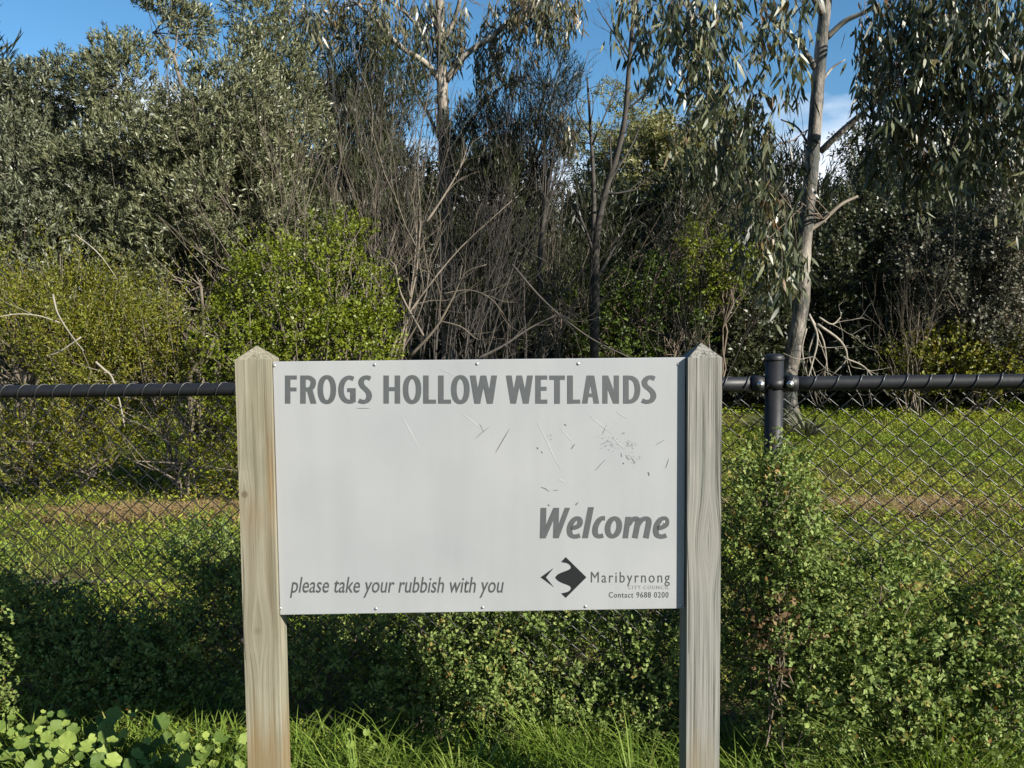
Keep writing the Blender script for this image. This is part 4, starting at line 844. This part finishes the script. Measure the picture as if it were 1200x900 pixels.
def tuft(label, px, Y, n, Ln, seed, mat=M_GRASS):
    rng = np.random.default_rng(seed); loc = at(px, 880, Y) * np.array([1, 1, 0]); T = thing('grass_tuft', loc, label, 'grass tuft', 'tall grass tufts at the fence'); lv = Leaves()
    az = rng.uniform(0, 6.283, n); tl = np.abs(rng.normal(0, .38, n)); P = loc + np.stack([np.cos(az) * .09, np.sin(az) * .06, 0 * az], -1) * rng.random((n, 1))
    D = nrm(np.stack([np.cos(az) * tl, np.sin(az) * tl, np.ones(n)], -1)); N = np.stack([np.cos(az), np.sin(az), 0 * az], -1)
    lv.add(P, D, N, Ln * .86 * rng.uniform(.4, 1.1, n), rng.uniform(.003, .0065, n), np.clip(rng.normal(.58, .2, n), .01, .99), 'blade', .55)
    o = lv.build('blades', mat, T, loc); o['kind'] = 'stuff'
for i, (px, Y, n, Ln, lab) in enumerate([(655, 2.80, 120, .36, 'tall spiky grass tuft under the right half of the panel'), (600, 2.74, 70, .3, 'grass tuft under the middle of the panel'), (700, 2.78, 60, .3, 'grass tuft left of the right timber post'), (345, 2.74, 60, .27, 'grass tuft just right of the left timber post foot'), (480, 2.76, 60, .3, 'grass tuft under the left half of the panel'), (1110, 2.72, 90, .36, 'tall grass tuft against the round-leaved shrub'), (1060, 2.7, 70, .3, 'grass tuft at the bottom right of centre'), (870, 2.72, 60, .32, 'grass tuft just right of the right timber post'), (30, 2.84, 70, .36, 'tall grass tuft at the bottom left edge'), (150, 2.86, 60, .33, 'grass tuft in front of the dark shadow at left'), (235, 2.86, 60, .3, 'grass tuft left of the left timber post'), (155, 3.15, 14, .6, 'sparse tall grass stems standing in the dark shadow'), (1150, 2.52, 70, .42, 'grass tuft at the bottom right edge'), (1105, 2.5, 170, .58, 'tallest bright grass tuft at the lower right'), (1040, 2.48, 120, .48, 'grass tuft in front of the round-leaved shrub'), (985, 2.48, 80, .38, 'grass tuft in front of the withered brown sprig'), (925, 2.46, 80, .36, 'grass tuft in front of the shrub by the fence post'), (865, 2.44, 80, .36, 'grass tuft pressed against the right timber post'), (1190, 2.46, 110, .46, 'grass tuft cut by the right picture edge'), (745, 2.5, 70, .36, 'grass tuft close left of the right timber post foot'), (540, 2.56, 70, .34, 'grass tuft low in the middle of the picture'), (420, 2.56, 70, .33, 'grass tuft between the small weed and the panel middle')]):
    tuft(lab, px, Y, n, Ln, 200 + i)

# ------------------------------------------------------------------ broad-leaved mallow plants at the lower left: every leaf a piece
def mallow_leaf_mesh(k):
    rng = np.random.default_rng(300 + k); n = 30; a = np.linspace(.35, 2 * math.pi - .35, n)
    r = 1 + .045 * np.cos(a * 6 + k) + rng.normal(size=n) * .03
    x, y = -np.cos(a) * r * .5 + .32, np.sin(a) * r * .5
    z = .10 * (r * .5) ** 2 + .07 * np.cos(a * 6 + k) * .5 + .12 * np.abs(np.sin(a))
    V = np.concatenate([[(0, 0, -.03), (.34, 0, .0)], np.stack([x, y, z], -1)])
    T = [(1, 2 + i, 3 + i) for i in range(n - 1)] + [(0, 2, 1), (0, 1, 2 + n - 1)]
    return mesh_arrays('leaf', V, [np.array(T)], M_MALLOW, rng.uniform(.1, .9) + rng.normal(size=len(T)) * .03, False)
MLM = [mallow_leaf_mesh(k) for k in range(5)]
for me_ in MLM: me_.polygons.foreach_set('use_smooth', [True] * len(me_.polygons))
def mallow(label, px, py, Y, n, size, seed):
    rng = np.random.default_rng(seed); top = at(px, py, Y); loc = top * np.array([1, 1, 0]); T = thing('mallow_plant', loc, label, 'plant', 'broad-leaved plants in the verge'); st = MB()
    size *= .68
    for i in range(int(n * 1.5)):
        a = rng.uniform(0, 6.283); rad = size * 3.0 * math.sqrt(rng.random()); p = np.array([math.cos(a) * rad * 1.3, math.sin(a) * rad * .8, max(.03, top[2] * rng.uniform(.45, 1.1))])
        st.tube(wig(rng, (0, 0, 0), p, 5, .06, .1), .0018, 4, False)
        o = link('leaf', MLM[rng.integers(5)], T, p); s = size * rng.uniform(.4, 1.35)
        o.scale = (s, s * rng.uniform(.8, 1.15), s); o.rotation_mode = 'ZXY'; o.rotation_euler = (rng.normal() * .3 + .55, rng.normal() * .3 + .35, rng.uniform(0, 6.283))
    link('stalks', st.mesh('stalks', M_GREEN), T)
for i, (px, py, Y, n, s, lab) in enumerate([(125, 862, 2.62, 22, .072, 'mallow plant with the broadest round leaves at lower left'), (55, 878, 2.6, 24, .06, 'mallow plant at the bottom left corner'), (190, 880, 2.6, 24, .058, 'mallow plant between the broadest one and the left post'), (245, 868, 2.66, 22, .056, 'mallow plant close beside the left timber post'), (20, 850, 2.74, 18, .055, 'mallow plant at the left edge under the shadow'), (95, 850, 2.76, 16, .05, 'mallow plant behind the broadest one'), (420, 862, 2.75, 5, .04, 'small round-leaved weed right of the left timber post')]):
    mallow(lab, px, py, Y, n, s, 400 + i)
